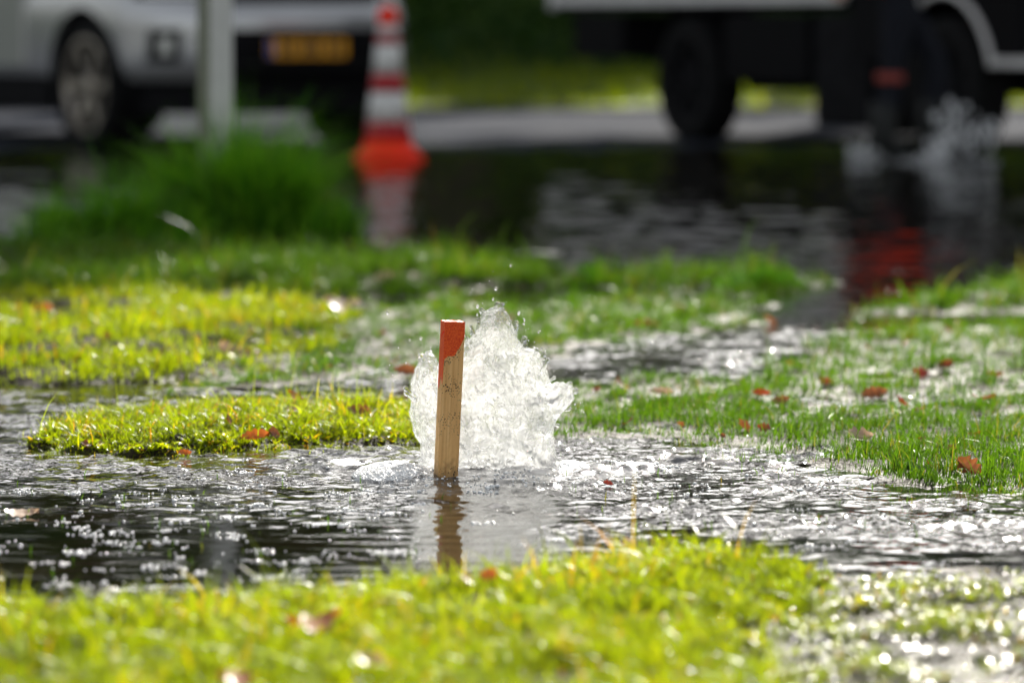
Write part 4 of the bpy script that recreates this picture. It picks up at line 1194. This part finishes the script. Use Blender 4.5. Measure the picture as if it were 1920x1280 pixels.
lawn('bog_rear', 9000, .030, .0034, M['grass_green'], 'drowned grass in front of the road strip', 112, thr=-.006, clump=1.0, lo=.0, lean=.6)

# blades that stick out of the open water
q = np.random.RandomState(77)
U = np.concatenate([q.uniform(0, 900, 130), q.uniform(1050, 1850, 170), q.normal(1440, 60, 70), q.normal(1540, 50, 60)])
Vv = np.concatenate([q.uniform(870, 1110, 130), q.uniform(850, 1010, 170), q.normal(860, 14, 70), q.normal(872, 12, 60)])
X, Y = np.array([at(u, v) for u, v in zip(U, Vv)]).T
blades('grass', X, Y, np.full(len(X), -.004), .006 + .016 * q.rand(len(X)) ** 1.3 , q.uniform(.0010, .0022, len(X)), np.abs(q.normal(.25, .25, len(X))), np.clip(q.normal(.5, .25, len(X)), 0, 1), M['grass_green'], 4, 78, label='single grass blades poking through the pool surface', cat='grass')

def tuft(label, u, v, ru, rv, n, hmean, wmean, seed, m, lean=.8):
    q = np.random.RandomState(seed); cx, cy_ = at(u, v)
    r, t = np.sqrt(q.rand(n)), q.rand(n) * 2 * math.pi
    X, Y = r * np.cos(t) * ru, r * np.sin(t) * rv
    root = thing('grass_clump', label, 'grass clump', (cx, cy_, .0))
    K = 40; kx, ky = np.minimum(np.abs(q.normal(0, .58, K)), 1.35), q.rand(K) * 2 * math.pi
    ca_, cb_ = kx * np.cos(ky) * ru, kx * np.sin(ky) * rv; kh = q.uniform(.45, 1.35, K) * np.maximum(1 - .62 * kx ** 1.5, .22); kaz = np.arctan2(cb_ / rv, ca_ / ru) + q.normal(0, .8, K)
    w = q.randint(0, K, n); near_c = q.rand(n) < .8
    X = np.where(near_c, ca_[w] + q.normal(0, ru * .085, n), X); Y = np.where(near_c, cb_[w] + q.normal(0, rv * .085, n), Y)
    H = hmean * np.clip(q.lognormal(0, .28, n), .4, 1.5) * np.where(near_c, kh[w], .55)
    az = np.where(near_c, kaz[w] + q.normal(0, .55, n), q.rand(n) * 6.28)
    blades('blades', X, Y, np.zeros(n), H, wmean * q.uniform(.6, 1.3, n), np.abs(q.normal(lean, .4, n)), q.rand(n), m, 4, seed, label=None, kind='stuff', parent=root, az=az)
tuft('tall dark green grass clump around the foot of the pale post', 455, 452, .37, .30, 4800, .32, .0075, 201, M['grass_tall'], .6)
tuft('lower green grass clump left of the pale post', 215, 468, .30, .25, 3000, .22, .006, 202, M['grass_tall'], .6)
tuft('short bright green grass clump left of the two by the road water', 1115, 535, .085, .12, 900, .050, .005, 203, M['grass_tall'], .5)
tuft('short bright green grass clump right of the two by the road water', 1425, 540, .12, .12, 1100, .050, .005, 204, M['grass_tall'], .5)

# ------------------------------------------------------------------ embankment, hedge and trees beyond the road
def leaf_cloud(name, P, size, m, parent, seed, rnd):
    """many leaf clumps: small bent quads"""
    q = np.random.RandomState(seed); n = len(P)
    a = q.normal(size=(n, 3)); a /= np.linalg.norm(a, axis=1)[:, None]
    b = np.cross(a, q.normal(size=(n, 3))); b /= np.linalg.norm(b, axis=1)[:, None]
    c = np.cross(a, b); s = (size * q.uniform(.55, 1.4, n))[:, None]
    V = np.stack([P - a * s * .6, P + b * s * .34 + c * s * .12, P + a * s * .6, P - b * s * .34 + c * s * .12], 1).reshape(-1, 3)
    F = np.arange(n * 4).reshape(n, 4)
    me = np_mesh(name, V, F); fattr(me, 'rnd', np.repeat(rnd, 4))
    return link(name, me, m, parent)

q = np.random.RandomState(31)
n = 34000
X = q.uniform(-16, 22, n); Y = 32.3 + 6.5 * q.rand(n)
Z = far_z(X, Y)
blades('verge_grass', X, Y, Z - .01, .10 * q.lognormal(0, .4, n), q.uniform(.012, .03, n), np.abs(q.normal(.5, .3, n)), np.clip(.45 + .7 * fbm2(X * .6, Y * .8, 3, 3) - .12 * (Y - 35) / 3 + q.normal(0, .12, n), 0, .93), M['grass_sun'], 2, 32, label='lighter grass verge beyond the kerb', cat='grass')
n = 24000
X = q.uniform(-20, 26, n); Y = 37.6 + 10 * q.rand(n)
P = np.stack([X, Y, far_z(X, Y) + .28 * q.rand(n) ** 2], -1)
o = leaf_cloud('ground_cover', P, .17, M['foliage'], None, 33, np.clip(.4 + .7 * fbm2(X * .4, Y * .6, 3, 4) + q.normal(0, .12, n), 0, 1))
tag(o, 'dark green ground cover on the embankment', 'ground cover', kind='stuff')

def tree(i, x, y, Ht, cw, seed):
    q = np.random.RandomState(seed); z0 = float(far_z(np.array([x]), np.array([y]))[0])
    root = thing('broadleaf_tree', 'tall broadleaf tree on the embankment beyond the road', 'tree', (x, y, z0 - .1), q.uniform(0, 6), 'trees beyond the road')
    bm = bmesh.new()
    pts = [(0, 0, -.3), (q.normal(0, .1), q.normal(0, .1), Ht * .25), (q.normal(0, .3), q.normal(0, .3), Ht * .55), (q.normal(0, .4), q.normal(0, .4), Ht * .9)]
    bm_tube(bm, pts, [.42, .32, .2, .05], 9)
    for k in range(9):
        h0 = Ht * q.uniform(.56, .82); an = q.uniform(0, 6.28); L = cw * q.uniform(.6, .95) * .5
        p0 = Vector((0, 0, h0)); d = Vector((math.cos(an), math.sin(an), q.uniform(.3, .8)))
        bm_tube(bm, [p0, p0 + d * L * .5 + Vector((0, 0, .2)), p0 + d * L], [.14, .09, .03], 6)
    from_bm('trunk', bm, M['bark'], root, True)
    # crown: clumps of leaves round branch ends
    K = 40; cc = q.normal(size=(K, 3)); cc /= np.linalg.norm(cc, axis=1)[:, None]; cc *= q.uniform(.35, 1, K)[:, None]
    cen = cc * np.array([cw * .5, cw * .5, Ht * .175]) + np.array([0, 0, Ht * .80])
    n = 2600; w = q.randint(0, K, n)
    P = cen[w] + q.normal(size=(n, 3)) * cw * .095
    P[:, 2] = np.clip(P[:, 2], Ht * .58, Ht * 1.02)
    leaf_cloud('crown', P, .62, M['foliage'], root, seed + 1, np.clip(q.rand(K)[w] * .6 + q.rand(n) * .4, 0, 1))
ti = 0
for k in range(17):
    x = -22 + k * 4.1 + random.uniform(-1, 1); y = 43.5 + random.uniform(-2, 4)
    tree(k, x, y, 16.5 if k in (7, 8) else random.uniform(17.5, 20), random.uniform(6.5, 8.5), 300 + k)
for k in range(44):   # shrubs along the top of the slope
    q = np.random.RandomState(500 + k); x = -26 + (k % 26) * 2.2 + (1.1 if k >= 26 else 0) + q.uniform(-.5, .5); y = (44 if k < 26 else 47.5) + q.uniform(-1, 2)
    z0 = float(far_z(np.array([x]), np.array([y]))[0])
    root = thing('shrub', 'dark leafy shrub at the foot of the trees on the embankment', 'shrub', (x, y, z0 - .1), 0, 'shrubs on the embankment')
    n = 900; d = q.normal(size=(n, 3)); d /= np.linalg.norm(d, axis=1)[:, None]
    P = d * (q.rand(n) ** .4)[:, None] * np.array([1.9, 1.4, 2.0 + 1.3 * (k >= 26)]) * (1 + .25 * np.sin(d[:, :1] * 5 + k)) + np.array([0, 0, 1.8 + 1.4 * (k >= 26)])
    P[:, 2] = np.abs(P[:, 2])
    leaf_cloud('foliage', P, .36, M['foliage'], root, 600 + k, q.rand(n))
    bm = bmesh.new()
    for j in range(4): bm_tube(bm, [(0, 0, 0), (q.normal(0, .3), q.normal(0, .3), 1.0), (q.normal(0, .7), q.normal(0, .6), 2.2)], [.05, .035, .01], 5)
    from_bm('stem', bm, M['bark'], root)

# ------------------------------------------------------------------ fallen leaves
def leaf_mat(name, c1, c2):
    m, nt, p = new_mat(name)
    tc = N(nt, 'ShaderNodeTexCoord'); nz = N(nt, 'ShaderNodeTexNoise', Scale=55.0, Detail=6.0); nt.links.new(tc.outputs['Object'], nz.inputs['Vector'])
    rp = ramp(nt, [(.3, c1), (.7, c2)]); nt.links.new(nz.outputs['Fac'], rp.inputs['Fac']); nt.links.new(rp.outputs[0], p.inputs['Base Color'])
    p.inputs['Roughness'].default_value = .35
    tr = N(nt, 'ShaderNodeBsdfTranslucent'); nt.links.new(rp.outputs[0], tr.inputs['Color'])
    ms = N(nt, 'ShaderNodeMixShader'); ms.inputs[0].default_value = .4; out = nt.nodes['Material Output']
    nt.links.new(p.outputs[0], ms.inputs[1]); nt.links.new(tr.outputs[0], ms.inputs[2]); nt.links.new(ms.outputs[0], out.inputs['Surface'])
    return m
LM = {'orange': leaf_mat('leaf_orange', (.32, .07, .010), (.58, .16, .02)), 'brown': leaf_mat('leaf_brown', (.13, .045, .015), (.30, .10, .03)),
      'tan': leaf_mat('leaf_tan', (.36, .22, .13), (.55, .38, .25)), 'red': leaf_mat('leaf_red', (.17, .02, .012), (.32, .05, .018)),
      'green': leaf_mat('leaf_green', (.03, .07, .02), (.06, .10, .03))}

def leaf_mesh(L, seed, lobes=4, curl=.5, wide=.36):
    q = random.Random(seed); nr, nc = 15, 7
    V = []; F = []
    for i in range(nr):
        t = i / (nr - 1)
        w = L * wide * (math.sin(math.pi * min(1, t * .97 + .02)) ** .7) * (1 + .32 * math.sin(t * lobes * 2 * math.pi + 1.0)) * (1 if 0 < i < nr - 1 else .08)
        for j in range(nc):
            s = j / (nc - 1) * 2 - 1
            jag = 1 + (.14 * q.uniform(-1, 1) if abs(s) == 1 else 0)
            y = s * w * jag
            z = curl * L * (.42 * abs(s) ** 1.5 * (.5 + .5 * math.sin(t * 3 + seed)) + .30 * (t - .5) ** 2 * 2) + q.uniform(-1, 1) * L * .012
            V.append(((t - .5) * L, y, z))
    for i in range(nr - 1):
        for j in range(nc - 1):
            a = i * nc + j; F.append((a, a + 1, a + nc + 1, a + nc))
    return np.array(V), np.array(F)

LEAVES = [  # u, v, height off the ground, length, colour, tilt x, tilt y, turn, label
 (592, 1168, .050, .060, 'orange', 15, -10, 10, 'large orange brown leaf lying on the near grass bank'),
 (872, 1084, .038, .030, 'tan', 30, 15, 60, 'pale tan leaf at the near bank edge under the stake reflection'),
 (918, 1080, .040, .026, 'orange', 50, 10, -30, 'small orange leaf at the near bank edge right of the tan leaf'),
 (478, 822, .016, .050, 'orange', 20, -5, 8, 'flat orange leaf on the front edge of the left turf bank'),
 (512, 812, .024, .026, 'brown', 60, 20, 40, 'curled brown leaf standing against the flat orange leaf'),
 (428, 786, .036, .030, 'brown', 70, 10, 70, 'upright dark brown leaf in the left turf bank'),
 (553, 742, .036, .034, 'orange', 40, 25, 20, 'orange leaf at the back of the left turf bank'),
 (548, 768, .032, .028, 'tan', 45, 0, -20, 'pinkish tan leaf in front of the orange one on the left bank'),
 (672, 770, .030, .042, 'brown', 35, 10, 10, 'brown leaf in the left bank grass near the spout'),
 (345, 850, .008, .024, 'orange', 30, 10, 30, 'small orange leaf at the waterline of the left bank'),
 (1818, 880, .016, .046, 'brown', 40, 25, -35, 'brown oak leaf raised at the right edge of the pool'),
 (1722, 884, .006, .042, 'green', 15, 5, 10, 'dark green leaf floating beside the brown oak leaf'),
 (1745, 872, .010, .026, 'red', 30, 10, 40, 'small red brown leaf behind the green floating leaf'),
 (1612, 815, .026, .046, 'tan', 40, 10, 20, 'pale pink tan leaf standing in the right bank grass'),
 (1462, 752, .018, .034, 'brown', 35, 0, 0, 'dark brown leaf at the back of the right bank'),
 (1238, 738, .012, .046, 'tan', 25, 10, 10, 'flat tan leaf in the puddles behind the right bank'),
 (1640, 742, .012, .052, 'brown', 25, -10, 15, 'dark red brown leaf in the drowned grass at the right'),
 (1690, 756, .010, .036, 'red', 35, 10, 60, 'small red leaf just right of the dark red brown leaf'),
 (438, 662, .018, .070, 'tan', 30, 10, 10, 'pale leaf in the drowned grass left of the stake'),
 (640, 572, .034, .085, 'tan', 25, 5, 5, 'tan leaf at the end of the bright grass patch'),
 (722, 520, .040, .055, 'tan', 50, 0, 10, 'pale leaf standing in the rear grass strip'),
 (82, 580, .050, .040, 'orange', 50, 0, 20, 'orange leaf in the bright grass at the far left'),
 (1210, 612, .012, .060, 'brown', 30, 5, 10, 'red brown leaf in the wet grass before the road strip'),
 (90, 1142, .040, .026, 'brown', 60, 0, 70, 'brown leaf upright at the left end of the near bank'),
 (1200, 1028, .012, .050, 'tan', 10, 10, -15, 'pale straw coloured leaf at the top of the near bank'),
 (445, 1272, .044, .040, 'orange', 20, 0, 10, 'orange leaf at the very bottom of the near bank'),
 (40, 962, .004, .050, 'tan', 10, 5, 5, 'tan leaf afloat on the dark pool at the left'),
 (690, 1240, .044, .034, 'tan', 20, 10, 30, 'pale small leaf low in the near bank grass'),
 (760, 700, .020, .050, 'brown', 30, 10, 0, 'brown leaf in the wet grass behind the spout'),
 (1140, 908, .004, .016, 'red', 30, 10, 10, 'tiny red scrap of leaf on the water right of the spout'),
]
for i, (u, v, z, L, c, rx, ry, rz, lab) in enumerate(LEAVES):
    V, F = leaf_mesh(L, i + 3, random.choice((3, 4, 4)), random.uniform(.35, .7), random.uniform(.28, .4))
    me = np_mesh('fallen_leaf', V, F)
    x, y = at(u, v, z)
    o = link('fallen_leaf', me, LM[c], None, (x, y, z), (R(rx), R(ry), R(rz)))
    tag(o, lab, 'leaf', 'fallen leaves')

# small scraps of leaf litter
q = np.random.RandomState(404)
SCR = [leaf_mesh(.016, 900 + k, 3, .6, .4) for k in range(4)]
SCM = []
for k, (V, F) in enumerate(SCR):
    for c in ('brown', 'brown', 'red'):
        me = np_mesh('leaf_scrap', V, F); me.materials.append(LM[c]); SCM.append(me)
n_ = 0
while n_ < 46:
    u, v = (q.uniform(60, 1900), q.uniform(585, 790)) if n_ < 34 else (q.uniform(60, 1880), q.uniform(800, 900))
    x, y = at(u, v); z = float(terrain(np.array([x]), np.array([y]))[0])
    if z < -.006: continue
    sc = q.uniform(.7, 2.0) * (1 if v > 790 else 1.5)
    o = link('leaf_scrap', SCM[q.randint(len(SCM))], None, None, (x, y, max(z, 0) + .008), (q.uniform(-.8, .8), q.uniform(-.6, .6), q.uniform(0, 6.28)))
    o.scale = (sc, sc, sc)
    tag(o, 'small brown or rusty scrap of leaf caught in the wet grass', 'leaf', 'scraps of leaf litter'); n_ += 1
